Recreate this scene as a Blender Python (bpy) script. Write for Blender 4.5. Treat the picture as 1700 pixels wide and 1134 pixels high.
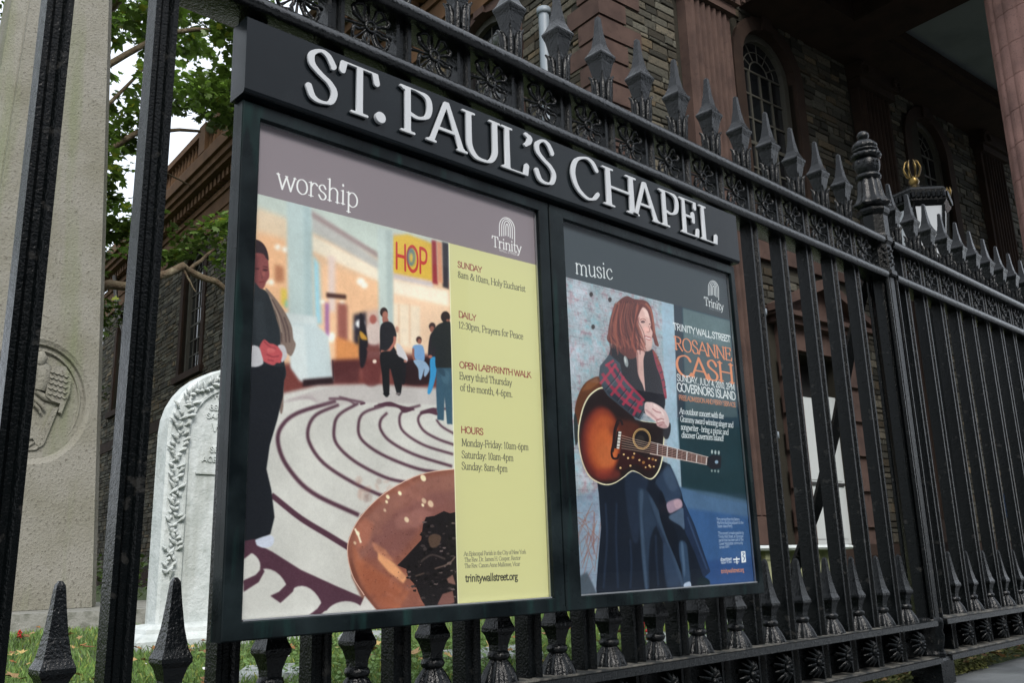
import bpy, bmesh, math, random
import numpy as np
from mathutils import Matrix, Vector
# ---------------------------------------------------------------- scene, camera, sky, sun, exposure
SC=bpy.context.scene
for o in list(bpy.data.objects): bpy.data.objects.remove(o)
COL=SC.collection
R=math.radians
cam=bpy.data.objects.new('camera',bpy.data.cameras.new('camera')); COL.objects.link(cam); SC.camera=cam
cam.data.sensor_width=36; cam.data.lens=31.59; cam.data.clip_start=.02; cam.data.clip_end=600
_f=Vector((.6670,.7063,.2402)).normalized(); _r=Vector((.7306,-.6822,-.0269)); _r=(_r-_f*_r.dot(_f)).normalized(); _u=_r.cross(_f)
cam.matrix_world=Matrix(((_r.x,_u.x,-_f.x,-.43725),(_r.y,_u.y,-_f.y,-1.76631),(_r.z,_u.z,-_f.z,.54488),(0,0,0,1)))
W=bpy.data.worlds.new('World'); SC.world=W; W.use_nodes=True
nt=W.node_tree; bg=nt.nodes['Background']; sky=nt.nodes.new('ShaderNodeTexSky'); sky.sky_type='NISHITA'; sky.sun_disc=False
SUN_EL,SUN_AZ=R(43),R(-152)                      # azimuth measured from +Y (into the churchyard) towards +X
sky.sun_elevation=SUN_EL; sky.sun_rotation=SUN_AZ; sky.air_density=1.0; sky.dust_density=4.0; sky.ozone_density=1.2
ov=nt.nodes.new('ShaderNodeMix'); ov.data_type='RGBA'; ov.inputs['Factor'].default_value=.80      # thin white overcast over the clear-sky model
nt.links.new(sky.outputs[0],ov.inputs['A']); ov.inputs['B'].default_value=(4.2,4.4,4.65,1)
nt.links.new(ov.outputs['Result'],bg.inputs[0]); bg.inputs[1].default_value=.12
sun=bpy.data.objects.new('sun',bpy.data.lights.new('sun','SUN')); COL.objects.link(sun)
sun.data.energy=1.1; sun.data.angle=R(22); sun.data.color=(1,.97,.93)
_d=Vector((math.sin(SUN_AZ)*math.cos(SUN_EL),math.cos(SUN_AZ)*math.cos(SUN_EL),math.sin(SUN_EL)))
sun.rotation_euler=_d.to_track_quat('Z','Y').to_euler()
vs=SC.view_settings; vs.view_transform='Standard'; vs.look='None'; vs.gamma=1; vs.use_curve_mapping=False; vs.exposure=1.5
SC.render.resolution_x=1024; SC.render.resolution_y=684

# ---------------------------------------------------------------- materials
_mats={}
def lin(c): return tuple(((x/255.+.055)/1.055)**2.4 if x>10 else x/255./12.92 for x in c)
def mat(name,base,rough=.6,metal=0.,var=None,var2=None,bump=(),spec=.5,attr=None,trans=0.,streak=None,rvar=None,coat=0.):
    """principled surface; var=(scale,colour,low,high) blends a second colour by noise, bump=[(scale,distance)...] world-space noise relief"""
    if name in _mats: return _mats[name]
    m=bpy.data.materials.new(name); m.use_nodes=True; t=m.node_tree; N=t.nodes; L=t.links; b=N['Principled BSDF']
    geo=N.new('ShaderNodeNewGeometry'); pos=geo.outputs['Position']
    col=N.new('ShaderNodeRGB'); col.outputs[0].default_value=(*base,1); out=col.outputs[0]
    def noise(scale,det=5,vec=pos,dist=0.):
        n=N.new('ShaderNodeTexNoise'); n.inputs['Scale'].default_value=scale; n.inputs['Detail'].default_value=det; n.inputs['Distortion'].default_value=dist
        L.new(vec,n.inputs['Vector']); return n.outputs['Fac']
    def ramp(x,lo,hi):
        r=N.new('ShaderNodeMapRange'); r.inputs['From Min'].default_value=lo; r.inputs['From Max'].default_value=hi; L.new(x,r.inputs['Value']); return r.outputs[0]
    def mix(a,c,fac,mode='MIX'):
        x=N.new('ShaderNodeMix'); x.data_type='RGBA'; x.blend_type=mode
        L.new(a,x.inputs['A']); 
        if isinstance(c,tuple): x.inputs['B'].default_value=(*c,1)
        else: L.new(c,x.inputs['B'])
        if isinstance(fac,float): x.inputs['Factor'].default_value=fac
        else: L.new(fac,x.inputs['Factor'])
        return x.outputs['Result']
    if attr:
        a=N.new('ShaderNodeAttribute'); a.attribute_name=attr; out=mix(out,a.outputs['Color'],1.,'MULTIPLY')
    for v in (var,var2):
        if v: out=mix(out,v[1],ramp(noise(v[0]),v[2],v[3]))
    if streak:
        mp=N.new('ShaderNodeMapping'); mp.inputs['Scale'].default_value=streak[0]; L.new(pos,mp.inputs['Vector'])
        out=mix(out,streak[1],ramp(noise(1.,4,mp.outputs[0]),streak[2],streak[3]))
    L.new(out,b.inputs['Base Color']); b.inputs['Roughness'].default_value=rough; b.inputs['Metallic'].default_value=metal
    b.inputs['Specular IOR Level'].default_value=spec; b.inputs['Coat Weight'].default_value=coat
    if rvar: 
        r=N.new('ShaderNodeMapRange'); r.inputs['From Min'].default_value=.35; r.inputs['From Max'].default_value=.65
        r.inputs['To Min'].default_value=rvar[1]; r.inputs['To Max'].default_value=rvar[2]; L.new(noise(rvar[0]),r.inputs['Value']); L.new(r.outputs[0],b.inputs['Roughness'])
    prev=None
    for sc,dist in bump:
        bn=N.new('ShaderNodeBump'); bn.inputs['Strength'].default_value=1; bn.inputs['Distance'].default_value=dist; L.new(noise(sc,3),bn.inputs['Height'])
        if prev: L.new(prev,bn.inputs['Normal'])
        prev=bn.outputs[0]
    if prev: L.new(prev,b.inputs['Normal'])
    if trans:
        tr=N.new('ShaderNodeBsdfTranslucent'); L.new(out,tr.inputs['Color']); ms=N.new('ShaderNodeMixShader'); ms.inputs[0].default_value=trans
        L.new(b.outputs[0],ms.inputs[1]); L.new(tr.outputs[0],ms.inputs[2]); L.new(ms.outputs[0],N['Material Output'].inputs['Surface'])
    _mats[name]=m; return m
def glass_mat(name,tint=(.96,.98,.97),rough=.0):
    if name in _mats: return _mats[name]
    m=bpy.data.materials.new(name); m.use_nodes=True; t=m.node_tree; N=t.nodes; L=t.links; N.remove(N['Principled BSDF'])
    fr=N.new('ShaderNodeFresnel'); fr.inputs[0].default_value=1.22; g=N.new('ShaderNodeBsdfGlossy'); g.inputs['Roughness'].default_value=rough
    tr=N.new('ShaderNodeBsdfTransparent'); tr.inputs[0].default_value=(*tint,1); ms=N.new('ShaderNodeMixShader')
    L.new(fr.outputs[0],ms.inputs[0]); L.new(tr.outputs[0],ms.inputs[1]); L.new(g.outputs[0],ms.inputs[2]); L.new(ms.outputs[0],N['Material Output'].inputs[0])
    _mats[name]=m; return m
IRON=mat('black_gloss_iron_paint',(.0015,.0022,.0025),.2,var=(26,(.016,.016,.015),.64,.70),bump=((200,.0015),(60,.0010)),rvar=(60,.14,.28),spec=.16)
IRONR=mat('thick_gloss_iron_paint',(.0018,.0026,.003),.2,bump=((170,.0016),(60,.0016)),rvar=(50,.12,.26),spec=.8)
IRONS=mat('gloss_spear_paint',(.0022,.003,.0036),.2,bump=((190,.0022),(60,.0018)),rvar=(50,.12,.28),spec=.28)
IRONT=mat('black_gloss_iron_paint_weathered',(.012,.014,.015),.3,var=(30,(.03,.045,.035),.56,.75),bump=((150,.003),(50,.003)),rvar=(60,.22,.55),spec=.6)
IRONTOP=mat('dusty_iron_ledge',(.02,.022,.022),.5,var=(25,(.12,.115,.10),.42,.62),bump=((140,.002),))
SIGNM=mat('dark_green_black_bronze',(.003,.005,.006),.36,var=(7,(.012,.018,.020),.4,.7),streak=((26,26,3.),(.012,.035,.032),.55,.85),bump=((300,.0002),),rvar=(9,.22,.34),spec=.1)
HEADM=mat('dark_bronze_header',(.004,.006,.008),.2,var=(5,(.007,.010,.012),.4,.7),bump=((260,.00015),),rvar=(14,.17,.26),spec=.2)
LETM=mat('pale_satin_letter_metal',(.42,.44,.46),.42,metal=0.,bump=((200,.0002),))
BEADM=mat('aluminium_bead',(.5,.52,.55),.3,metal=.8)
OBM=mat('grey_sandstone',lin((128,126,117)),.9,var=(2.2,lin((113,111,98)),.4,.7),var2=(38,lin((92,89,80)),.60,.68),bump=((110,.007),(38,.010)),streak=((3.5,3.5,.35),lin((106,112,84)),.56,.8))
MARB=mat('weathered_white_marble',lin((186,192,191)),.75,var=(9,lin((160,168,166)),.45,.75),bump=((60,.004),(16,.008)),streak=((7,7,.8),lin((128,132,122)),.55,.85))
DARKST=mat('dark_slate_gravestone',lin((70,74,72)),.8,var=(20,lin((96,98,94)),.5,.7),bump=((60,.004),))
KERB=mat('worn_kerb_stone',lin((128,128,122)),.9,var=(12,lin((90,92,82)),.45,.7),bump=((60,.006),))
SLAB=mat('pale_paving_slab',lin((150,156,156)),.9,var=(8,lin((110,118,108)),.45,.7),bump=((80,.004),))
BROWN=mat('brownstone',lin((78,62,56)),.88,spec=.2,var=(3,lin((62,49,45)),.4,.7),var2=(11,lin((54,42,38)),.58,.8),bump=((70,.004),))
BROWN_SHADE=mat('shade_darkened_brownstone',lin((48,37,31)),.9,spec=.15,var=(3,lin((38,29,25)),.4,.7),bump=((70,.004),))  # darker copy of the brownstone, portico shade put into its colour
STONE=mat('schist_rubble',lin((74,71,64)),.92,spec=.2,attr='tone',var=(26,lin((46,46,41)),.5,.75),bump=((40,.012),))
MORT=mat('lime_mortar',lin((44,42,36)),.95,spec=.15,bump=((50,.01),))
FRZ=mat('weathered_brown_cornice',lin((96,72,52)),.9,spec=.2,var=(2,lin((78,58,42)),.4,.7),var2=(18,lin((84,60,40)),.55,.75),bump=((60,.004),))
CREAM=mat('cream_window_paint',lin((60,59,52)),.6,bump=((40,.001),))
DGLASS=mat('dark_window_glass',(.006,.007,.008),.06,spec=.7)
COLM=mat('pinkish_brownstone_column',lin((156,122,114)),.88,spec=.25,var=(2.5,lin((124,98,92)),.4,.7),var2=(40,lin((96,78,74)),.6,.75),bump=((70,.004),))
PIPE=mat('grey_painted_downpipe',lin((120,130,138)),.5,bump=((40,.001),))
DPIPE=mat('black_downpipe',(.02,.02,.02),.5)
CEIL=mat('pale_portico_plaster',lin((112,120,121)),.9,spec=.2,var=(1.2,lin((98,106,107)),.4,.7))
WHITED=mat('white_door_paint',lin((176,182,182)),.5)
REDP=mat('dark_red_paint',lin((112,28,32)),.5)
SOIL=mat('damp_soil',(.03,.026,.018),.95,var=(20,(.05,.04,.025),.45,.7),bump=((40,.02),))
PAVE=mat('damp_dark_pavement',lin((96,100,102)),.55,var=(3,lin((70,74,78)),.4,.7),bump=((150,.002),(10,.004)),rvar=(4,.35,.7))
BARK=mat('tree_bark',lin((92,82,64)),.95,var=(12,lin((74,60,44)),.4,.65),var2=(4,lin((150,144,120)),.6,.75),bump=((30,.02),))
MOSS=mat('moss',(.10,.115,.03),.9,attr='tone',var=(30,(.16,.16,.045),.4,.7),bump=((90,.01),))
GOLD=mat('gilt_metal',(.11,.075,.025),.3,metal=.9)
YEL=mat('yellow_nosing_paint',lin((214,196,60)),.6)
PALEG=mat('pale_greenish_stone',lin((150,152,118)),.85,var=(6,lin((120,124,92)),.4,.7))
MILK=mat('milky_lantern_glass',(.40,.42,.44),.2)
BLUEP=mat('blue_notice_print',lin((60,92,140)),.4)
LEAF=mat('plane_leaf',(.075,.13,.022),.5,attr='tone',trans=.35)
GRASS=mat('grass_blade',(.12,.205,.055),.55,attr='tone',trans=.25)
DLEAF=mat('fallen_leaf',(.24,.17,.085),.7,attr='tone')
PETAL=mat('red_petal',(.50,.012,.015),.5,trans=.2)
STEMM=mat('flower_stem_green',(.05,.10,.02),.6,trans=.1)
LAWN=mat('lawn_earth',(.045,.07,.022),.95,var=(9,(.05,.045,.02),.5,.75),bump=((60,.02),))

# ---------------------------------------------------------------- object helpers
WL={}
def empty(name,loc,label,cat,group=None):
    o=bpy.data.objects.new(name,None); COL.objects.link(o); o.location=loc; WL[o.name]=Vector(loc); o.empty_display_size=.1
    o['label']=label; o['category']=cat
    if group: o['group']=group
    return o
def tag(o,label=None,cat=None,group=None,kind=None):
    if label: o['label']=label
    if cat: o['category']=cat
    if group: o['group']=group
    if kind: o['kind']=kind
    return o
def put(name,mesh,m,loc,parent=None):
    o=bpy.data.objects.new(name,mesh); COL.objects.link(o); WL[o.name]=Vector(loc)
    if parent: o.parent=parent; o.location=Vector(loc)-WL[parent.name]
    else: o.location=loc
    if m and not mesh.materials: mesh.materials.append(m)
    return o
class MB:
    def __init__(s): s.v=[]; s.f=[]; s.sm=[]; s.tone=[]; s.ct=(1,1,1)
    def add(s,V,F,smooth=False):
        n=len(s.v); s.v+=[tuple(map(float,p)) for p in V]
        for f in F: s.f.append(tuple(i+n for i in f)); s.sm.append(smooth); s.tone.append(s.ct)
        return s
    def box(s,x0,x1,y0,y1,z0,z1):
        return s.add([(x0,y0,z0),(x1,y0,z0),(x1,y1,z0),(x0,y1,z0),(x0,y0,z1),(x1,y0,z1),(x1,y1,z1),(x0,y1,z1)],
          [(0,3,2,1),(4,5,6,7),(0,1,5,4),(1,2,6,5),(2,3,7,6),(3,0,4,7)])
    def obox(s,O,ax,ay,x0,x1,y0,y1,z0,z1):
        """box in a rotated frame: O origin, ax/ay horizontal unit vectors"""
        c=[(x0,y0,z0),(x1,y0,z0),(x1,y1,z0),(x0,y1,z0),(x0,y0,z1),(x1,y0,z1),(x1,y1,z1),(x0,y1,z1)]
        return s.add([(O[0]+ax[0]*a+ay[0]*b,O[1]+ax[1]*a+ay[1]*b,O[2]+z) for a,b,z in c],[(0,3,2,1),(4,5,6,7),(0,1,5,4),(1,2,6,5),(2,3,7,6),(3,0,4,7)])
    def loft(s,rings,cap=True,smooth=True,close=True):
        n=len(rings[0]); V=[p for r in rings for p in r]; F=[]
        for i in range(len(rings)-1):
            for j in range(n if close else n-1):
                a=i*n+j;b=i*n+(j+1)%n; F.append((a,b,b+n,a+n))
        s.add(V,F,smooth)
        if cap: s.add(rings[0],[tuple(range(n))[::-1]]); s.add(rings[-1],[tuple(range(n))])
        return s
    def lathe(s,c,prof,n=16,flute=0,depth=0,smooth=True):
        """prof = [(radius,z)...] bottom to top; flute lobes modulate the radius"""
        rings=[]
        for q in prof:
            r,z=q[0],q[1]; fl=q[2] if len(q)>2 else 1.
            rings.append([(c[0]+(r*(1+depth*fl*math.cos(flute*2*math.pi*k/n)))*math.cos(2*math.pi*k/n),c[1]+(r*(1+depth*fl*math.cos(flute*2*math.pi*k/n)))*math.sin(2*math.pi*k/n),c[2]+z) for k in range(n)])
        return s.loft(rings,True,smooth)
    def sq(s,c,prof,rot=0,n=4,smooth=False):
        rings=[]
        for h,z in prof:
            r=h*math.sqrt(2) if n==4 else h/math.cos(math.pi/n)
            rings.append([(c[0]+r*math.cos(2*math.pi*(k+.5)/n+rot),c[1]+r*math.sin(2*math.pi*(k+.5)/n+rot),c[2]+z) for k in range(n)])
        return s.loft(rings,True,smooth)
    def tube(s,P,r,n=6,cap=True,smooth=True,close=False):
        P=[Vector(p) for p in P]; m=len(P); rr=r if isinstance(r,(list,tuple)) else [r]*m; rings=[]; up=None
        for i in range(m):
            t=(P[(i+1)%m]-P[i-1]) if close else (P[min(i+1,m-1)]-P[max(i-1,0)])
            t.normalize()
            if up is None: up=Vector((0,0,1)) if abs(t.z)<.9 else Vector((0,1,0))
            a=t.cross(up); 
            if a.length<1e-4: a=t.cross(Vector((1,0,0)))
            a.normalize(); b=a.cross(t); up=b
            rings.append([tuple(P[i]+a*rr[i]*math.cos(2*math.pi*k/n)+b*rr[i]*math.sin(2*math.pi*k/n)) for k in range(n)])
        if close: rings.append(rings[0]); cap=False
        return s.loft(rings,cap,smooth)
    def prism(s,poly,y0,y1,O=(0,0,0),ax=(1,0,0),ay=(0,1,0),smooth=False):
        """polygon in the (along,z) plane extruded from y0 (front) to y1"""
        n=len(poly); V=[(O[0]+ax[0]*a+ay[0]*y,O[1]+ax[1]*a+ay[1]*y,O[2]+z) for y in (y0,y1) for a,z in poly]
        s.add(V,[tuple(range(n)),tuple(range(n,2*n))[::-1]]); s.add(V,[(j,(j+1)%n+0 if False else (j+1)%n,(j+1)%n+n,j+n)[::-1] for j in range(n)],smooth)
        return s
    def mesh(s,name,origin=None):
        V=np.array(s.v); 
        if origin is None:
            lo,hi=V.min(0),V.max(0); origin=((lo[0]+hi[0])/2,(lo[1]+hi[1])/2,lo[2])
        V=V-np.array(origin); me=bpy.data.meshes.new(name); me.from_pydata(V.tolist(),[],s.f)
        me.polygons.foreach_set('use_smooth',s.sm)
        if any(t!=(1,1,1) for t in s.tone):
            a=me.color_attributes.new('tone','FLOAT_COLOR','CORNER'); buf=[]
            for p,t in zip(me.polygons,s.tone): buf+=list((*t,1))*p.loop_total
            a.data.foreach_set('color',buf)
        me.update(); return me,origin
    def build(s,name,m,parent=None,origin=None,fix=True):
        me,o=s.mesh(name,origin)
        if fix:
            b=bmesh.new(); b.from_mesh(me); bmesh.ops.recalc_face_normals(b,faces=b.faces); b.to_mesh(me); b.free()
        return put(name,me,m,o,parent)
    def shared(s,name,m,origin=(0,0,0)):
        me,_=s.mesh(name,origin); b=bmesh.new(); b.from_mesh(me); bmesh.ops.recalc_face_normals(b,faces=b.faces); b.to_mesh(me); b.free(); me.materials.append(m); return me
def copy_tree(src,loc,label=None,group=None):
    c=src.copy(); COL.objects.link(c); c.location=loc
    if label: c['label']=label
    if group: c['group']=group
    for ch in list(src.children):
        k=ch.copy(); COL.objects.link(k); k.parent=c
        for g in list(ch.children): j=g.copy(); COL.objects.link(j); j.parent=k
    return c
def jit(rng,a): return rng.uniform(-a,a)
# ---------------------------------------------------------------- lettering (a small stroke alphabet)
GL = {
'A':(.66,'0,0 .33,.7|.33,.7 .66,0|.13,.25 .52,.25','0,0,.09|.66,0,.1'),
'B':(.55,'.1,0 .1,.7|~.1,.7 .3,.7 .45,.62 .45,.46 .32,.38 .1,.37|~.1,.37 .34,.37 .52,.3 .52,.12 .36,.0 .1,0','.05,0,.06|.05,.7,.06'),
'C':(.66,'~.62,.56 .52,.68 .36,.71 .14,.6 .05,.36 .13,.12 .34,-.01 .52,.02 .63,.13',''),
'D':(.66,'.1,0 .1,.7|~.1,.7 .35,.7 .56,.6 .63,.36 .56,.1 .34,0 .1,0','.05,0,.06|.05,.7,.06'),
'E':(.54,'.1,0 .1,.7|.1,.7 .48,.7 .48,.58|.1,.37 .4,.37|.4,.44 .4,.3|.1,0 .5,0 .53,.14','.06,0,.07|.06,.7,.07'),
'F':(.5,'.1,0 .1,.7|.1,.7 .47,.7 .47,.58|.1,.36 .4,.36|.4,.42 .4,.3','.1,0,.1|.06,.7,.07'),
'G':(.68,'~.62,.56 .52,.68 .36,.71 .14,.6 .05,.36 .13,.12 .34,-.01 .5,.01 .6,.06|.6,.04 .6,.3','.58,.3,.1'),
'H':(.7,'.1,0 .1,.7|.6,0 .6,.7|.1,.36 .6,.36','.1,0,.1|.6,0,.1|.1,.7,.1|.6,.7,.1'),
'I':(.3,'.15,0 .15,.7','.15,0,.1|.15,.7,.1'),
'J':(.34,'~.22,.7 .22,.3 .21,.1 .12,-.04 .02,-.06','.2,.7,.1'),
'K':(.64,'.1,0 .1,.7|.1,.34 .5,.7|.24,.45 .6,0','.1,0,.1|.1,.7,.1|.5,.7,.08|.6,0,.08'),
'L':(.52,'.1,0 .1,.7|.1,0 .48,0 .51,.16','.07,0,.08|.1,.7,.1'),
'M':(.82,'.1,0 .14,.7|.14,.7 .41,.08|.41,.08 .68,.7|.68,.7 .73,0','.1,0,.09|.73,0,.1|.1,.7,.06|.72,.7,.06'),
'N':(.72,'.1,0 .1,.7|.1,.7 .62,0|.62,0 .62,.7','.1,0,.1|.62,.7,.1|.06,.7,.05'),
'O':(.72,'~o.36,.71 .13,.6 .05,.35 .13,.1 .36,-.01 .59,.1 .67,.35 .59,.6',''),
'P':(.54,'.12,0 .12,.7|~.12,.7 .3,.7 .47,.64 .51,.5 .46,.35 .3,.28 .12,.31','.12,0,.11|.07,.7,.07'),
'R':(.6,'.12,0 .12,.7|~.12,.7 .3,.7 .46,.64 .49,.51 .43,.38 .28,.34 .12,.35|.28,.34 .56,0','.12,0,.1|.07,.7,.07|.57,0,.05'),
'S':(.5,'~.42,.56 .33,.68 .21,.71 .08,.62 .08,.49 .2,.39 .36,.3 .44,.18 .38,.03 .22,-.01 .1,.03 .04,.15','.41,.54,.012|.05,.16,.012'),
'T':(.6,'.3,0 .3,.7|.03,.56 .06,.7 .54,.7 .57,.56','.3,0,.12'),
'U':(.68,'~.1,.7 .1,.4 .11,.16 .2,.02 .34,-.01 .48,.02 .57,.16 .58,.4 .58,.7','.1,.7,.1|.58,.7,.09'),
'V':(.66,'.02,.7 .33,0|.33,0 .64,.7','.04,.7,.08|.62,.7,.07'),
'W':(.92,'.02,.7 .25,0|.25,0 .46,.66|.46,.66 .68,0|.68,0 .9,.7','.05,.7,.08|.88,.7,.07'),
'Y':(.62,'.03,.7 .31,.33|.31,.33 .59,.7|.31,0 .31,.33','.31,0,.1|.05,.7,.07|.57,.7,.06'),
'a':(.45,'~.06,.37 .14,.45 .26,.45 .34,.36 .34,.12 .36,.02 .43,.02|~.34,.26 .16,.22 .06,.14 .08,.02 .2,-.01 .34,.1',''),
'b':(.5,'.1,.0 .1,.72|~.1,.34 .2,.45 .34,.44 .45,.3 .43,.1 .3,-.01 .18,0 .1,.06','.06,.72,.04'),
'c':(.42,'~.38,.36 .3,.45 .18,.43 .06,.28 .08,.1 .2,-.01 .32,.02 .4,.1',''),
'd':(.52,'.42,.0 .42,.72|~.42,.38 .3,.46 .14,.41 .06,.22 .12,.04 .26,-.01 .42,.1','.38,.72,.04|.46,0,.04'),
'e':(.44,'~.07,.26 .38,.27 .36,.4 .22,.46 .09,.36 .06,.18 .14,.02 .28,-.01 .4,.08',''),
'f':(.3,'~.12,0 .12,.5 .16,.66 .26,.73 .34,.7|.02,.45 .28,.45','.12,0,.08'),
'g':(.46,'~o.2,.45 .08,.38 .08,.24 .2,.17 .32,.24 .32,.38|~.2,.17 .08,.09 .12,.02 .34,.0 .42,-.09 .34,-.2 .14,-.21 .05,-.12 .13,-.01|.3,.42 .44,.44',''),
'h':(.52,'.1,0 .1,.72|~.1,.34 .2,.44 .32,.45 .41,.36 .41,.2 .41,0','.06,.72,.04|.1,0,.08|.42,0,.08'),
'i':(.25,'.12,0 .12,.45|.12,.62 .12,.64','.12,0,.08|.08,.45,.04'),
'j':(.24,'~.12,.45 .12,.1 .1,-.12 .0,-.2|.12,.62 .12,.64','.08,.45,.04'),
'k':(.5,'.1,0 .1,.72|.1,.2 .38,.45|.2,.28 .44,0','.1,0,.08|.06,.72,.04|.38,.45,.06|.44,0,.06'),
'l':(.25,'.12,0 .12,.72','.12,0,.08|.08,.72,.04'),
'm':(.78,'.1,0 .1,.45|~.1,.34 .18,.44 .29,.45 .38,.36 .38,.2 .38,0|~.38,.34 .47,.44 .57,.45 .66,.36 .66,.2 .66,0','.1,0,.07|.38,0,.07|.67,0,.07|.06,.45,.04'),
'n':(.52,'.1,0 .1,.45|~.1,.34 .2,.44 .32,.45 .41,.36 .41,.2 .41,0','.1,0,.08|.42,0,.08|.06,.45,.04'),
'o':(.48,'~o.24,.46 .1,.39 .05,.22 .1,.06 .24,-.01 .38,.06 .43,.22 .38,.39',''),
'p':(.51,'.1,-.22 .1,.45|~.1,.34 .2,.45 .34,.44 .45,.3 .43,.1 .3,-.01 .18,0 .1,.06','.1,-.22,.08|.06,.45,.04'),
'r':(.36,'.1,0 .1,.45|~.1,.3 .18,.43 .27,.45 .34,.4','.1,0,.09|.06,.45,.04'),
's':(.37,'~.31,.36 .24,.45 .14,.45 .06,.36 .12,.26 .25,.2 .32,.11 .26,.0 .14,-.01 .05,.1',''),
't':(.31,'~.12,.56 .12,.14 .16,.01 .25,0 .3,.05|.02,.45 .28,.45',''),
'u':(.52,'~.1,.45 .1,.14 .16,.01 .26,0 .41,.12|.41,0 .41,.45','.06,.45,.04|.37,.45,.04|.45,0,.04'),
'v':(.46,'.04,.45 .23,0|.23,0 .42,.45','.04,.45,.06|.42,.45,.05'),
'w':(.7,'.04,.45 .2,0|.2,0 .35,.42|.35,.42 .51,0|.51,0 .66,.45','.04,.45,.06|.66,.45,.05|.35,.45,.05'),
'y':(.46,'.04,.45 .23,.02|~.42,.45 .23,0 .14,-.18 .03,-.2','.04,.45,.06|.42,.45,.05'),
'0':(.46,'~o.23,.66 .1,.55 .06,.33 .1,.1 .23,-.01 .36,.1 .4,.33 .36,.55',''),
'1':(.36,'.18,0 .18,.66|.18,.66 .08,.58','.18,0,.08'),
'2':(.46,'~.07,.52 .14,.65 .27,.65 .36,.54 .3,.36 .07,0|.07,0 .4,0',''),
'3':(.44,'~.08,.56 .17,.66 .3,.63 .34,.5 .26,.37 .16,.35|~.16,.35 .3,.33 .38,.2 .32,.03 .18,-.02 .06,.06',''),
'4':(.46,'.3,0 .3,.66|.3,.66 .04,.2|.04,.2 .42,.2',''),
'5':(.44,'.36,.65 .12,.65|.12,.65 .1,.38|~.1,.38 .26,.4 .37,.25 .32,.05 .16,-.01 .06,.04',''),
'6':(.46,'~.36,.66 .18,.55 .07,.3 .1,.06 .24,-.01 .38,.08 .38,.28 .26,.38 .1,.3',''),
'7':(.42,'.05,.65 .38,.65|.38,.65 .14,0',''),
'8':(.46,'~o.23,.66 .11,.58 .13,.43 .23,.36 .36,.25 .37,.08 .23,-.01 .09,.08 .1,.25 .23,.36 .34,.45 .35,.58',''),
'9':(.46,'~.1,0 .28,.1 .39,.35 .36,.58 .23,.66 .1,.57 .08,.4 .2,.28 .36,.36',''),
',':(.2,'.1,.02 .06,-.1',''), '.':(.2,'.09,.02 .1,.02',''), ':':(.22,'.1,.04 .1,.05|.1,.4 .1,.41',''),
'-':(.32,'.05,.23 .27,.23',''), '!':(.26,'.13,.2 .13,.7|.13,.02 .13,.03',''), "'":(.2,'~.08,.7 .14,.66 .12,.58 .06,.52',''),
'&':(.68,'~.64,.4 .52,.12 .3,-.01 .08,.08 .1,.26 .3,.4 .42,.56 .32,.69 .2,.62 .24,.44 .4,.2 .64,0',''),
' ':(.22,'',''),
}
def _cr(P, closed):
    P=[np.array(p) for p in P]; n=len(P); out=[]
    seg=n if closed else n-1
    for i in range(seg):
        p1,p2=P[i],P[(i+1)%n]
        p0=P[(i-1)%n] if closed or i>0 else 2*p1-p2
        p3=P[(i+2)%n] if closed or i+2<n else 2*p2-p1
        for t in np.linspace(0,1,6,endpoint=False):
            out.append(.5*((2*p1)+(p2-p0)*t+(2*p0-5*p1+4*p2-p3)*t*t+(3*p1-3*p2+p0*1.0-p0*2+p3)*t**3) if False else
              .5*(2*p1+(p2-p0)*t+(2*p0-5*p1+4*p2-p3)*t*t+(-p0+3*p1-3*p2+p3)*t**3))
    out.append(P[0] if closed else P[-1])
    return out
_gc={}
def glyph_segs(ch, style):
    """segments (ax,ay,bx,by,half-width) of one letter; style = (thick, thin, serif?)"""
    key=(ch,style)
    if key in _gc: return _gc[key]
    thick,thin,serif=style
    adv,st,se=GL.get(ch,GL['n']); S=[]
    for s in st.split('|'):
        if not s: continue
        sm=s.startswith('~'); s=s.lstrip('~'); cl=s.startswith('o'); s=s.lstrip('o')
        P=[tuple(map(float,q.split(','))) for q in s.split()]
        P=_cr(P,cl) if sm else [np.array(p) for p in P]
        for a,b in zip(P[:-1],P[1:]):
            d=b-a; L=np.hypot(*d)
            if L<1e-6: continue
            c=abs(np.sin(np.arctan2(d[1],d[0])-np.radians(12)))**1.3
            w=thin+(thick-thin)*c if serif else thick*(.86+.14*c)
            if L<.03 and len(P)==2: w=thick*1.15
            S.append((a[0],a[1],b[0],b[1],w/2))
    if serif and se:
        for s in se.split('|'):
            x,y,w=map(float,s.split(','))
            yy=y+(thin*.5 if y<.2 else -thin*.5)
            S.append((x-w,yy,x+w,yy,thin*.5))
            if w>.05:
                k=.035 if y<.2 else -.035
                S.append((x-thick*.35,yy+k*.6,x+thick*.35,yy+k*.6,thin*.55))
    r=(adv+(0 if serif else -.015),np.array(S).reshape(-1,5)); _gc[key]=r; return r
def seg_dist(X,Y,segs):
    D=np.full(X.shape,9.)
    for ax,ay,bx,by,w in segs:
        dx,dy=bx-ax,by-ay; t=np.clip(((X-ax)*dx+(Y-ay)*dy)/(dx*dx+dy*dy),0,1)
        D=np.minimum(D,np.hypot(X-ax-t*dx,Y-ay-t*dy)-w)
    return D
SERIF=(.088,.04,True); SERIFB=(.125,.055,True); SERIFL=(.07,.03,True); SANS=(.085,.085,False); SANSB=(.112,.105,False)

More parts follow.
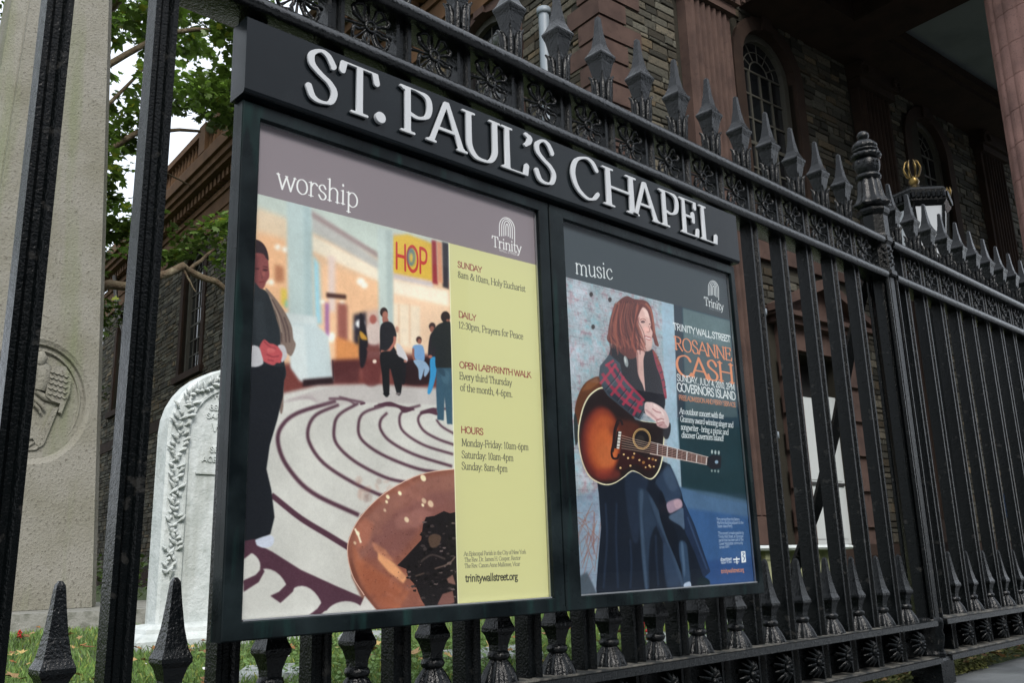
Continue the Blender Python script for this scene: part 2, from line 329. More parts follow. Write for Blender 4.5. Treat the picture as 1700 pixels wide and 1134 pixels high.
# ---------------------------------------------------------------- a little painter for the printed posters
class Canvas:
    def __init__(s,W,H,w,h,Hm):
        s.W,s.H,s.w,s.h,s.Hm=W,H,w,h,Hm       # pixels, metres, survey homography
        s.im=np.zeros((H,W,3),np.float32)
        s.k=W/w; s.bs=1.
    def px(s,P):                                # surveyed corner points -> sheet pixels (x right, y up)
        P=np.atleast_2d(np.array(P,float)); q=np.c_[P,np.ones(len(P))]@s.Hm.T
        return q[:,:2]/q[:,2:]*s.k
    def comp(s,x0,y0,m,col,a=1.):
        h,w=m.shape; x1,y1=x0+w,y0+h
        cx0,cy0,cx1,cy1=max(x0,0),max(y0,0),min(x1,s.W),min(y1,s.H)
        if cx0>=cx1 or cy0>=cy1: return
        m=(m[cy0-y0:cy1-y0,cx0-x0:cx1-x0]*a)[...,None]
        col=np.array(col,np.float32)/255.
        if col.ndim==3: col=col[cy0-y0:cy1-y0,cx0-x0:cx1-x0]
        R=s.im[cy0:cy1,cx0:cx1]; R+= (col-R)*m
    @staticmethod
    def blur(m,r):
        r=int(round(r*.6))
        if r<1: return m
        for _ in range(3):
            for ax in (0,1):
                pad=[(0,0),(0,0)]; pad[ax]=(r+1,r)
                c=np.cumsum(np.pad(m,pad),axis=ax,dtype=np.float64)
                m=((np.take(c,range(2*r+1,c.shape[ax]),ax)-np.take(c,range(0,c.shape[ax]-2*r-1),ax))/(2*r+1)).astype(np.float32)
        return m
    def polymask(s,Q,pad=2):
        x0,y0=np.floor(Q.min(0)).astype(int)-pad; x1,y1=np.ceil(Q.max(0)).astype(int)+pad
        x0,y0=max(x0,-60),max(y0,-60); x1,y1=min(x1,s.W+60),min(y1,s.H+60)
        if x1<=x0 or y1<=y0: return x0,y0,np.zeros((1,1),np.float32)
        acc=np.zeros((y1-y0,x1-x0),np.float32)
        X=np.arange(x0,x1)+.5
        for sy in (.25,.75):
            Y=np.arange(y0,y1)+sy
            for a,b in zip(Q,np.roll(Q,-1,0)):
                if a[1]==b[1]: continue
                lo,hi=min(a[1],b[1]),max(a[1],b[1])
                rows=np.where((Y>=lo)&(Y<hi))[0]
                if len(rows)==0: continue
                xs=a[0]+(Y[rows]-a[1])*(b[0]-a[0])/(b[1]-a[1])
                cov=np.clip(X[None,:]-xs[:,None]+.5,0,1)
                acc[rows]+= cov*(1 if b[1]>a[1] else -1)*.5
        return x0,y0,np.clip(np.abs(acc),0,1)
    def poly(s,P,col,blur=0,a=1.,smooth=False,raw=False):
        blur=blur*s.bs
        if smooth: P=[tuple(p) for p in _cr(P,True)[:-1]]
        Q=np.array(P,float) if raw else s.px(P)
        x0,y0,m=s.polymask(Q,pad=2+int(2*blur))
        if blur: m=s.blur(m,blur)
        s.comp(x0,y0,m,col,a); return x0,y0,m
    def ell(s,c,rx,ry,col,blur=0,a=1.,rot=0):
        t=np.linspace(0,2*np.pi,28,endpoint=False); cr,sr=np.cos(rot),np.sin(rot)
        s.poly([(c[0]+rx*np.cos(u)*cr-ry*np.sin(u)*sr,c[1]+rx*np.cos(u)*sr+ry*np.sin(u)*cr) for u in t],col,blur,a)
    def line(s,P,w,col,blur=0,a=1.,smooth=True,w2=None):
        """w, w2 = widths (survey units) at start and end"""
        if smooth and len(P)>2: P=_cr(P,False)
        P=np.array(P,float); n=len(P); d=np.gradient(P,axis=0); d/=np.maximum(np.hypot(*d.T),1e-9)[:,None]
        N=np.c_[-d[:,1],d[:,0]]; ww=np.linspace(w,w if w2 is None else w2,n)[:,None]/2
        s.poly(np.r_[P+N*ww,(P-N*ww)[::-1]],col,blur,a)
    def text(s,txt,p0,p1,cap,col,style,a=1.,track=0.,italic=0.):
        """set between two surveyed baseline ends; cap = letter height in metres (for a .7 em cap)"""
        A,B=s.px([p0,p1]); L=B[0]-A[0]; y=A[1]; sl=(B[1]-A[1])/max(L,1)
        adv=sum(glyph_segs(c,style)[0]+track for c in txt)-track
        ky=cap*s.k/.7; kx=L/adv; x=A[0]
        for c in txt:
            ad,S=glyph_segs(c,style)
            if len(S):
                gx0,gy0=int(x-.12*kx)-2,int(y+sl*(x-A[0])-.28*ky)-2
                gw,gh=int((ad+.3)*kx)+5,int(1.1*ky)+5
                X,Y=np.meshgrid(np.arange(gw)+gx0+.5,np.arange(gh)+gy0+.5)
                V=(Y-y-sl*(x-A[0]))/ky; U=(X-x)/kx-italic*V
                m=np.clip(.5-seg_dist(U,V,S)*min(kx,ky),0,1).astype(np.float32)
                s.comp(gx0,gy0,m,col,a)
            x+=(ad+track)*kx
def fbm(H,W,cell,seed,octv=4):
    rng=np.random.RandomState(seed); out=np.zeros((H,W),np.float32); amp=1;tot=0
    for o in range(octv):
        gh,gw=int(H/cell)+3,int(W/cell)+3
        g=rng.rand(gh,gw); yy=np.arange(H)/cell; xx=np.arange(W)/cell
        yi=yy.astype(int);xi=xx.astype(int);fy=(yy-yi)[:,None];fx=(xx-xi)[None,:]
        fy=fy*fy*(3-2*fy);fx=fx*fx*(3-2*fx)
        a=g[yi][:,xi];b=g[yi][:,xi+1];c=g[yi+1][:,xi];d=g[yi+1][:,xi+1]
        out+=amp*((a*(1-fx)+b*fx)*(1-fy)+(c*(1-fx)+d*fx)*fy);tot+=amp;amp*=.55;cell=max(cell/2,1.01)
    return out/tot

def trinity_arch(c,x,y,w,h,col):
    """the parish mark: nested arches, open at the foot, right legs longer"""
    for k,top,lo in ((1.,1.,0.),(.7,.93,.03),(.42,.84,.06),(.16,.7,.1)):
        P=[(-.5*k,lo)]+[(-.5*k*np.cos(u),.5+(top-.5)*np.sin(u)) for u in np.linspace(0,np.pi,13)]+[(.5*k,lo-(.12 if k==1. else 0))]
        c.line([(x+w*a,y-h*b+w*a*.27) for a,b in P],w*.055,col,smooth=False)

def poster_worship(Hm,W,H,w,h):
    c=Canvas(W,H,w,h,Hm); rs=np.random.RandomState(4)
    # ground colour of the sheet
    c.im[:]=np.array((134,124,130))/255.; c.bs=2.2
    # the interior photograph
    x0,y0,clip=c.polymask(c.px([(425,321.5),(748,406),(761,1040),(400,1060)]))
    sheet=c.im.copy()
    A=lambda *a,**k:c.poly(*a,**k)
    A([(400,300),(780,400),(780,700),(400,700)],(226,190,158))
    A([(400,300),(780,410),(780,480),(640,430),(400,345)],(196,206,200),blur=6)           # vault
    A([(430,345),(500,372),(500,430),(430,395)],(226,205,180),blur=5)
    A([(430,385),(480,400),(480,560),(430,560)],(236,188,148),blur=6)
    A([(520,348),(640,440),(640,460),(520,385)],(186,184,182),blur=5)                   # entablature
    A([(520,352),(640,428),(640,437),(520,362)],(160,142,142),blur=3)
    A([(520,390),(640,455),(640,475),(520,418)],(238,226,208),blur=4)
    A([(540,440),(640,475),(640,640),(540,640)],(240,196,158),blur=5)
    A([(548,425),(560,430),(560,520),(548,520)],(226,206,200),blur=4)
    A([(523,425),(533,440),(537,540),(526,540)],(158,206,224),blur=4)                   # window
    A([(655,390),(712,404),(712,425),(655,412)],(206,188,176),blur=3)
    A([(655,395),(680,392),(722,408),(722,470),(655,456)],(222,186,76),blur=3)          # banner
    c.text('HOP',(659,447),(712,457),.062,(196,64,60),SANSB); c.ell((686,430),7,15,(70,120,160),blur=2,a=.75); c.ell((686,431),3,8,(224,190,90),blur=2)
    A([(655,457),(722,472),(722,482),(655,466)],(206,196,200),blur=3)
    A([(720,402),(728,404),(730,476),(721,474)],(150,52,60),blur=2); A([(737,405),(748,408),(748,484),(738,480)],(52,48,56),blur=2)
    A([(728,404),(737,406),(738,474),(730,472)],(214,150,120),blur=2)
    A([(655,486),(748,500),(748,640),(655,640)],(236,204,176),blur=5)
    A([(655,466),(748,486),(748,512),(655,490)],(244,232,216),blur=4)
    A([(655,506),(700,512),(700,580),(655,575)],(232,216,196),blur=3)
    for x in (665,683): c.line([(x,508),(x,575)],2,(214,180,150),blur=2)
    for p,r in (((465,412),5),((477,416),5),((454,470),5),((446,470),3),((602,470),7),((608,476),6),((552,562),9),((597,545),8),((539,503),4),((571,505),4)):
        c.ell(p,r,r*.9,(252,250,242),blur=3)
    A([(545,488),(578,492),(578,499),(545,496)],(70,44,40),blur=2); A([(563,505),(580,508),(580,600),(563,600)],(150,92,84),blur=4)
    A([(543,505),(549,505),(549,560),(543,560)],(150,100,160),blur=3)
    A([(470,480),(480,482),(480,510),(470,508)],(222,196,90),blur=3); A([(478,500),(482,500),(482,512),(476,512)],(120,190,180),blur=3)
    A([(460,440),(475,445),(475,470),(460,470)],(176,120,90),blur=4)
    A([(590,525),(612,520),(616,600),(590,600)],(44,40,52),blur=4); c.ell((601,540),8,7,(236,240,244),blur=2); A([(598,560),(613,558),(612,580),(600,582)],(196,150,60),blur=3)
    A([(612,520),(640,515),(642,600),(612,605)],(206,178,168),blur=5); c.ell((624,545),8,14,(170,110,110),blur=5)
    A([(560,560),(600,575),(600,640),(560,640)],(216,146,90),blur=4)
    # floor and bench zone
    A([(430,608),(760,590),(760,700),(430,700)],(116,60,56),blur=4)
    for x,y in ((590,625),(610,622),(572,632),(700,622),(560,640),(640,630)): c.ell((x,y),8,12,(176,110,104),blur=6,a=.6)
    A([(555,600),(600,600),(598,638),(556,640)],(70,34,38),blur=4,a=.7)
    A([(655,588),(750,600),(750,635),(655,630)],(88,48,46),blur=5,a=.8)
    # columns
    A([(480,330),(520,345),(524,540),(482,540)],(190,205,206),blur=3); A([(508,342),(520,346),(524,540),(510,540)],(168,188,192),blur=4,a=.8)
    A([(477,520),(530,528),(530,545),(477,540)],(206,214,216),blur=2)
    A([(480,538),(528,540),(548,560),(556,634),(505,636),(486,612)],(196,208,212),blur=2)
    A([(482,540),(508,544),(514,636),(500,634),(486,612)],(212,220,222),blur=3); A([(505,632),(556,628),(556,640),(505,644)],(40,24,28),blur=2)
    c.line([(555,600),(556,632)],2,(60,40,46),blur=1)
    A([(630,380),(655,386),(655,560),(632,555)],(194,206,204),blur=3); A([(644,384),(655,386),(655,560),(646,556)],(176,190,190),blur=3)
    # carpet with its labyrinth
    A([(400,690),(470,655),(530,642),(620,640),(780,652),(780,1060),(400,1060)],(206,205,201),blur=3,raw=False)
    ink=(82,52,66)
    arcs=[(6,7,[(560,668),(495,688),(468,712),(464,740),(480,778),(520,820),(597,858)]),
          (5,5.5,[(565,674),(528,690),(514,712),(516,738),(540,772),(590,805),(640,828)]),
          (4.5,5,[(597,672),(566,690),(557,710),(560,738),(590,768),(640,795),(680,805)]),
          (4,5,[(640,676),(606,688),(597,708),(602,732),(635,757),(690,780),(730,788)]),
          (4,4.5,[(645,688),(634,700),(634,716),(650,736),(690,758),(752,778)]),
          (3.5,4,[(700,676),(672,685),(665,700),(672,720),(705,742),(754,758)]),
          (3.5,4,[(725,684),(704,688),(696,700),(705,718),(728,732),(755,742)]),
          (3,3.5,[(726,700),(736,712),(756,724)])]
    for wa,wb,P in arcs: c.line(P,wa,ink,blur=1.2,w2=wb)
    c.line([(548,664),(575,665),(606,671)],4,ink,blur=1.5); c.line([(630,675),(655,676),(684,683)],4,ink,blur=1.5); c.line([(565,661),(580,666),(592,674)],3,ink,blur=1.5)
    c.line([(650,672),(668,679),(690,683)],3,ink,blur=1.5); c.line([(700,688),(722,683),(752,682)],3.5,ink,blur=1.5)
    for k in range(9):
        y=650+k*3.2; c.line([(470+k*6,668-k*1.5+2),(540,y-2),(620,y-6),(700,y-3),(758,y+2)],1.4,(150,130,138),blur=2,a=.55)
    c.bs=1.5
    c.line([(452,823),(500,862),(545,890),(585,915)],9,ink,blur=1.2,w2=10)
    A([(405,898),(425,903),(452,917),(500,948),(560,976),(610,998),(612,1030),(560,1024),(500,1000),(440,985),(405,970)],ink,blur=1.2)
    flo=(206,205,201)
    c.ell((404,941),29,25,flo,blur=1); c.ell((446,990),34,45,flo,blur=1,rot=-.25); c.ell((506,1018),31,44,flo,blur=1,rot=-.25); c.ell((572,1030),36,29,flo,blur=1,rot=-.2)
    A([(405,965),(425,956),(436,944),(440,950),(430,968),(405,984)],ink,blur=1)
    A([(478,958),(492,966),(487,984),(466,1003),(449,991),(464,984),(476,972)],ink,blur=1); A([(536,986),(552,996),(545,1012),(524,1030),(510,1026),(527,1013),(536,1000)],ink,blur=1)
    A([(405,1040),(409,1015),(400,1000)],flo,blur=1)
    # far figures
    c.bs=1.
    Q=lambda P:[(600+x/4.725,480+y/4.725) for x,y in P]
    def B(P,col,blur=2.2,a=1.,sm=True): A(Q(P),col,blur=blur,a=a,smooth=sm)
    def E(x,y,rx,ry,col,blur=2.,a=1.): c.ell(Q([(x,y)])[0],rx/4.725,ry/4.725,col,blur=blur,a=a)
    B([(30,440),(150,440),(150,740),(30,740)],(104,52,52),5,.8); E(115,580,16,16,(236,214,200)); B([(60,300),(130,260),(160,320),(150,440),(60,430)],(214,196,190),5); E(105,250,26,36,(168,96,88),4)
    B([(0,230),(30,240),(60,400),(60,470),(40,600),(0,600)],(30,26,34),3); B([(0,340),(40,370),(60,410),(10,400)],(200,150,60),3)
    B([(330,600),(560,560),(560,750),(330,750)],(34,20,24),5,.85)
    B([(285,450),(320,455),(375,560),(345,595),(300,560)],(206,204,210)); B([(290,545),(360,590),(352,745),(325,750),(300,640)],(28,26,32)); E(355,580,12,10,(180,120,104)); E(292,330,14,26,(190,140,120),3)
    B([(60,470),(160,480),(170,500),(70,500)],(120,70,66),4)
    E(190,195,30,38,(52,40,40)); E(200,218,22,32,(168,112,98)); B([(180,230),(215,235),(225,275),(185,280)],(160,104,92))
    B([(165,300),(215,268),(262,290),(288,370),(280,400),(262,450),(285,520),(170,530),(158,420)],(34,34,40)); c.line(Q([(275,385),(268,440),(215,505),(165,500)]),4.6,(176,112,98),blur=2)
    B([(163,515),(285,520),(330,640),(322,820),(290,838),(255,700),(232,640),(228,835),(188,842),(172,680)],(26,26,30)); E(206,835,26,10,(20,18,22)); E(298,835,20,9,(120,110,112))
    E(463,412,22,26,(70,46,44)); E(468,425,15,20,(150,98,84)); B([(412,475),(440,452),(495,465),(505,575),(440,590),(425,540)],(120,160,206)); c.line(Q([(418,480),(422,560),(460,590)]),3.4,(150,94,82),blur=2)
    B([(420,575),(500,578),(545,640),(515,700),(500,690),(505,640),(480,720),(462,715),(455,640)],(146,172,200))
    E(568,308,26,30,(60,44,46)); E(566,330,18,24,(150,98,86)); B([(555,370),(600,350),(640,400),(620,560),(545,560),(535,490)],(42,36,44)); B([(552,560),(606,565),(594,700),(556,825),(528,826),(548,700)],(58,146,200))
    E(672,235,36,44,(44,34,36)); B([(590,320),(640,282),(712,288),(720,640),(600,642),(592,470),(560,500),(565,380)],(34,38,40)); E(552,545,16,13,(172,110,96)); E(690,262,14,10,(150,98,84))
    B([(600,635),(720,635),(722,1078),(680,1075),(662,860),(655,1048),(604,1040),(596,820)],(58,88,108),2.2,sm=False); B([(640,660),(700,670),(690,760),(650,740)],(76,108,128),4,.7)
    B([(606,640),(660,650),(668,700),(640,690)],(44,68,86),3,.8)
    for P in ([(40,905),(0,915)],[(110,935),(225,905),(330,945),(420,955)],[(470,990),(575,955),(600,1000)]): c.line(Q(P),3.2,ink,blur=1.4)
    B([(150,930),(232,900),(300,945),(345,985),(420,955),(330,945),(250,930)],ink,1.4); B([(475,995),(580,955),(600,985),(600,1005),(540,990)],ink,1.4)
    # near figure at the left edge
    G=lambda P:[(405+x/4.73,380+y/4.73) for x,y in P]
    A(G([(60,95),(125,98),(172,130),(202,195),(212,300),(216,380),(192,425),(172,470),(130,492),(60,490)]),(132,74,74),blur=2.4,smooth=True)
    A(G([(60,85),(120,92),(168,122),(200,180),(212,250),(190,235),(170,205),(110,195),(60,210)]),(48,34,40),blur=2.2,smooth=True)
    A(G([(60,230),(130,220),(120,460),(60,490)]),(96,52,56),blur=7,a=.8); c.ell(G([(185,330)])[0],4.4,1.8,(66,32,38),blur=1.8); c.ell(G([(122,320)])[0],3.6,1.6,(66,32,38),blur=1.8); c.line(G([(168,300),(205,310)]),1.6,(74,40,42),blur=1.2); c.line(G([(150,345),(162,385),(152,392)]),2,(104,54,56),blur=1.6); c.line(G([(135,425),(178,420)]),2,(110,42,50),blur=1.4); c.ell(G([(170,360)])[0],3,4,(164,98,92),blur=3,a=.7)
    A(G([(185,470),(245,530),(330,650),(388,770),(402,870),(420,920),(385,1005),(330,1010),(320,1400),(290,1400),(290,800),(262,680),(215,560)]),(128,110,102),blur=2.4,smooth=True)
    for P in ([(235,560),(300,690),(335,800),(345,900)],[(260,640),(300,780),(310,900)],[(330,700),(362,800),(372,900)]): c.line(G(P),3,(92,74,72),blur=2.4,a=.9)
    c.line(G([(215,540),(280,680),(310,820)]),2.4,(164,146,132),blur=2,a=.9)
    A(G([(60,480),(150,478),(200,510),(250,640),(295,800),(300,930),(300,1010),(330,1060),(320,1200),(60,1300)]),(38,44,50),blur=2,smooth=True)
    A([(400,600),(476,612),(472,660),(462,700),(450,740),(444,780),(452,815),(457,860),(450,888),(430,900),(400,900)],(26,29,36),blur=2,smooth=False); A([(425,500),(440,500),(448,560),(430,570)],(48,54,60),blur=6,a=.8)
    A(G([(135,935),(165,880),(185,880),(215,905),(250,912),(312,955),(322,1010),(300,1058),(270,1060),(240,1078),(165,1045),(140,1000)]),(186,84,90),blur=1.6,smooth=True)
    for P in ([(172,890),(215,930),(265,950)],[(190,990),(240,1010),(290,1005)],[(200,1035),(250,1045)]): c.line(G(P),1.4,(128,48,58),blur=1.2)
    c.ell(G([(225,960)])[0],7,4,(208,112,112),blur=3,a=.7); A(G([(280,925),(330,925),(352,1000),(322,1050),(305,1045),(315,985)]),(196,194,200),blur=1.8,smooth=True); A(G([(60,935),(125,930),(150,985),(160,1070),(60,1080)]),(196,196,202),blur=1.8,smooth=True)
    A([(424,898),(448,890),(456,896),(452,908),(438,911),(425,905)],(206,212,230),blur=2,smooth=True)
    A([(405,900),(424,896),(428,912),(405,930)],ink,blur=1.5)
    # copper bowl with charcoal
    c.bs=1.
    bowl=[(770,780),(700,790),(640,820),(600,858),(580,895),(577,925),(586,960),(604,990),(622,1012),(650,1040),(790,1040)]
    A(bowl,(140,88,74),blur=.8,smooth=False)
    A([(775,786),(705,797),(648,826),(608,862),(590,900),(590,940),(640,900),(700,850),(775,830)],(150,104,94),blur=9,a=.85)
    A([(775,815),(715,822),(662,850),(622,890),(612,930),(660,930),(700,880),(775,860)],(132,88,84),blur=11,a=.8)
    A([(585,900),(600,930),(640,960),(680,985),(660,1020),(610,985),(590,950)],(172,104,76),blur=9,a=.85); A([(600,940),(650,965),(670,1000),(640,1020),(606,985)],(150,88,66),blur=8,a=.8)
    A([(590,880),(606,862),(622,872),(612,905),(594,920)],(176,112,92),blur=7,a=.8); A([(628,918),(655,938),(676,962),(670,972),(645,952),(628,932)],(232,170,122),blur=3.5,a=.9)
    A([(618,902),(640,915),(655,935),(640,930),(622,916)],(196,134,104),blur=4,a=.8); A([(655,862),(700,846),(720,856),(690,880),(660,882)],(160,112,104),blur=7,a=.7)
    A([(582,925),(600,975),(625,1008),(650,1036),(628,1030),(600,995),(584,960)],(112,66,54),blur=4,a=.8)
    mod=fbm(H,W,34,15,4)-.5; 
    for k in range(140):
        x,y=rs.uniform(590,752),rs.uniform(800,1010); c.ell((x,y),rs.uniform(2,8),rs.uniform(1.5,6),[(176,122,104),(118,74,64),(190,132,112),(104,64,60)][k%4],blur=3.5,a=.22,rot=rs.uniform(0,3))
    c.line([(769,781),(700,791),(641,821),(601,859),(581,896),(578,926),(587,961),(605,991)],1.6,(214,176,160),blur=.8)
    for p,r,l in (((595,888),4,1),((645,828),4,1),((643,836),3,1),((665,822),4,1),((704,797),6,1),((716,840),6,.7),((703,842),3,1),((676,866),5,.8),((590,904),3,.7),((705,835),5,.6),((640,850),3,.6)):
        c.ell(p,r*.7,r,(250,232,196),blur=2,a=l,rot=-.5)
    c.line([(590,880),(596,892),(600,904)],3,(252,240,214),blur=1.4)
    for k in range(46): 
        x,y=rs.uniform(600,700),rs.uniform(880,1000); c.ell((x,y),1.1,1.1,(96,58,48),a=.5)
    A([(765,1030),(765,852),(748,856),(738,852),(722,860),(708,862),(703,875),(700,900),(672,930),(660,942),(675,948),(678,962),(690,975),(700,1000),(716,1025),(790,1025)],(30,26,28),blur=.8)
    for k in range(210):
        x,y=rs.uniform(676,757),rs.uniform(866,1010); r=rs.uniform(1,6)
        if x<700 and (y<935 or y>985): continue
        t=0; t=rs.uniform(0,3.1)
        g=rs.choice([16,24,36,58,88],p=[.3,.25,.2,.15,.1]); v=[(x+r*rs.uniform(.5,1.2)*np.cos(t+q),y+r*.6*rs.uniform(.5,1.2)*np.sin(t+q)) for q in (0,1.2,2.4,3.9,5)]
        A(v,(g*1.15,g,g),blur=.8)
    A([(726,1008),(735,990),(752,985),(755,1004),(740,1012)],(122,84,78),blur=1); A([(742,965),(752,958),(757,975),(745,972)],(130,96,88),blur=1); A([(712,896),(722,890),(733,895),(728,910),(716,912)],(84,66,56),blur=2,smooth=True); c.line([(700,935),(718,925),(740,932)],3,(70,60,58),blur=1.5); c.line([(722,948),(745,940),(757,928)],2,(120,100,92),blur=1.2); c.line([(690,960),(705,955)],2,(96,80,72),blur=1.2)
    A([(600,1005),(606,992),(622,1012),(640,1030),(588,1030)],(206,203,200),blur=1)
    c.im*=(1+(fbm(H,W,110,71,2)-.5)*.12+(fbm(H,W,13,72,3)-.5)*.05)[...,None]; grain=(fbm(H,W,3,7,2)-.5)*.05; c.im+=grain[...,None]
    full=np.zeros((H,W),np.float32)
    cx0,cy0=max(x0,0),max(y0,0);cx1,cy1=min(x0+clip.shape[1],W),min(y0+clip.shape[0],H)
    full[cy0:cy1,cx0:cx1]=clip[cy0-y0:cy1-y0,cx0-x0:cx1-x0]
    c.im=sheet+(c.im-sheet)*full[...,None]
    # yellow-green text column
    c.poly([(748,407),(910,449),(960,1020),(761,1040)],(208,206,154)); c.line([(748.6,407),(761,1030)],1.3,(236,236,206),smooth=False)
    T=c.text; wh=(236,236,238); rd=(134,58,62); dk=(66,66,62)
    T('worship',(464,313),(599,348),.052,wh,SERIFL)
    trinity_arch(c,845,400,25,34,wh); T('Trinity',(820,413),(869,425),.030,wh,SERIF); T('WALL STREET',(832,421),(863,429),.0065,wh,SANS,track=.08)
    T('SUNDAY',(763,447),(803,457),.0155,rd,SANSB); T('8am & 10am, Holy Eucharist',(763,464),(875,489),.0175,dk,SERIF)
    T('DAILY',(764,530),(793,537),.0155,rd,SANSB); T('12:30pm, Prayers for Peace',(764,548),(871,568),.0175,dk,SERIF)
    T('OPEN LABYRINTH WALK',(765,614),(884,632),.0155,rd,SANSB); T('Every third Thursday',(765,633),(852,645),.0175,dk,SERIF); T('of the month, 4-6pm.',(766,652),(853,664),.0175,dk,SERIF)
    T('HOURS',(767,722),(804,726),.0155,rd,SANSB); T('Monday-Friday: 10am-6pm',(768,744),(879,752),.0175,dk,SERIF); T('Saturday: 10am-4pm',(768,764),(854,770),.0175,dk,SERIF); T('Sunday: 8am-4pm',(768,783),(844,788),.0175,dk,SERIF)
    T('An Episcopal Parish in the City of New York',(771,927),(874,924),.0095,(84,84,80),SERIF); T('The Rev. Dr. James H. Cooper, Rector',(772,937),(865,934),.0095,(84,84,80),SERIF); T('The Rev. Canon Anne Mallonee, Vicar',(772,947),(864,944),.0095,(84,84,80),SERIF)
    T('trinitywallstreet.org',(773,970),(860,967),.0165,(36,36,38),SANSB)
    return np.clip(c.im,0,1)

def poster_music(Hm,W,H,w,h):
    c=Canvas(W,H,w,h,Hm); rs=np.random.RandomState(9); A=lambda *a,**k:c.poly(*a,**k); T=c.text
    c.im[:]=np.array((62,70,78))/255.
    # painted brick wall at the left of the picture
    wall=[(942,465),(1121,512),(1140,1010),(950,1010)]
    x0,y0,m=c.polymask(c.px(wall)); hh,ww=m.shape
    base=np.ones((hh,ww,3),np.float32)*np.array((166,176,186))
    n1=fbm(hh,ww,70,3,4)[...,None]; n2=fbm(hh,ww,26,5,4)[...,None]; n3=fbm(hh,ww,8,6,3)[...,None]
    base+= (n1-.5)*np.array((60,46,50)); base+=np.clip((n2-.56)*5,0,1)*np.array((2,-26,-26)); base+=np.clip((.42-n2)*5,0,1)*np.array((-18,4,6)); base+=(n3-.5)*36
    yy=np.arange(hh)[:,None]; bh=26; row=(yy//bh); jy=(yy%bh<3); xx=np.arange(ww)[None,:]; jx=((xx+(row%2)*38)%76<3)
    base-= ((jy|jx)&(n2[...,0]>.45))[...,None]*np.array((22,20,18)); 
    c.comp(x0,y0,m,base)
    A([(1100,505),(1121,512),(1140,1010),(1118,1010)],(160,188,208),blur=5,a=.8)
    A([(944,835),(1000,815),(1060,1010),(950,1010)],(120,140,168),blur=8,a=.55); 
    for k in range(26): c.line([(950+rs.uniform(0,40),850+rs.uniform(0,130)),(956+rs.uniform(0,45),835+rs.uniform(0,130))],1.2,(140,96,84),blur=1,a=.6,smooth=False)
    A([(950,970),(975,955),(1000,1010),(950,1010)],(60,70,80),blur=5,a=.8)
    for p in ((984,494),(1015,503),(987,548)): c.ell(p,3,4,(60,52,54),blur=1.5)
    # dark right-hand side going to blue at the foot
    A([(1121,512),(1240,545),(1275,1010),(1140,1010)],(44,66,80),blur=1)
    A([(1136,518),(1214,540),(1226,700),(1140,700)],(86,104,110),blur=3,a=.75); A([(1136,518),(1214,540),(1216,585),(1138,570)],(108,130,134),blur=5,a=.6)
    A([(1214,535),(1240,548),(1256,760),(1232,740)],(50,82,128),blur=3,a=.9)
    A([(1126,700),(1250,720),(1270,830),(1135,820)],(34,58,66),blur=8,a=.9)
    A([(1128,815),(1180,832),(1270,850),(1275,1010),(1140,1010)],(58,92,138),blur=4); A([(1128,815),(1190,826),(1270,845),(1272,870),(1140,850)],(84,112,142),blur=8,a=.8); A([(1150,940),(1270,930),(1280,1010),(1150,1010)],(44,72,122),blur=10,a=.7)
    # skirt
    K=lambda P:[(980+x/4.93,780+y/4.93) for x,y in P]
    def S(P,col,b=2.5,a=1.,sm=True): A(K(P),col,blur=b,a=a,smooth=sm)
    S([(60,100),(290,90),(350,45),(500,90),(560,-60),(660,-10),(752,220),(765,280),(855,480),(985,868),(935,915),(975,945),(970,985),(840,1000),(60,1075),(50,1000),(65,800),(92,500),(75,230)],(24,31,44),1.2,sm=False)
    S([(300,80),(420,60),(480,130),(420,330),(400,600),(350,600),(300,300)],(36,47,66),6,.9)
    S([(395,190),(470,205),(540,320),(575,430),(505,560),(482,780),(482,1020),(450,1010),(428,800),(412,560),(400,350)],(44,58,78),5); S([(410,210),(440,215),(430,400),(445,600),(470,1000),(455,1000),(425,700),(412,400)],(78,98,122),4.5,.6)
    S([(470,210),(560,370),(665,640),(770,1000),(640,1010),(602,800),(600,640),(540,470)],(40,53,74),5); S([(480,230),(570,380),(672,640),(765,960),(740,960),(640,660),(540,420)],(72,92,116),4.5,.6)
    S([(600,650),(650,660),(740,940),(650,990),(612,820)],(52,68,92),7,.7)
    S([(540,120),(600,40),(660,0),(750,225),(700,290),(640,340),(600,230),(560,170)],(48,63,86),6); S([(600,60),(660,20),(720,170),(660,200)],(68,86,110),9,.7)
    S([(580,200),(630,320),(640,420),(700,520),(740,700),(760,900),(700,760),(620,560),(570,380)],(18,24,36),4)
    S([(630,310),(690,275),(745,275),(758,335),(700,372),(650,385)],(160,138,156),2.5); S([(690,285),(740,280),(750,330),(705,345)],(190,160,172),3,.8)
    S([(650,410),(700,380),(765,345),(775,420),(775,520),(740,490),(660,440)],(80,99,124),3); S([(735,620),(790,640),(812,820),(822,975),(770,975),(748,820),(732,720)],(52,72,98),5); S([(745,640),(765,650),(780,850),(770,900)],(92,116,144),4,.6)
    S([(765,285),(850,480),(985,868),(930,915),(862,720),(782,545),(770,420)],(34,47,72),2.2,sm=False); c.line(K([(800,420),(880,640),(960,850)]),2.5,(54,72,102),blur=4)
    S([(770,968),(818,950),(826,1000),(775,1004)],(176,190,212),1.4); S([(900,915),(972,935),(975,985),(880,995)],(24,38,44),3)
    for P in ([(130,300),(140,600),(110,1000)],[(220,300),(215,600),(230,1000)],[(330,600),(340,800),(330,1000)],[(540,560),(545,760),(560,980)]): c.line(K(P),3.4,(38,50,70),blur=3.4,a=.8)
    # torso: dark blouse, checked shirt
    F=lambda P:[(1000+x/8.1,480+y/8.1) for x,y in P]
    U=lambda P:[(940+x/5.67,620+y/5.67) for x,y in P]
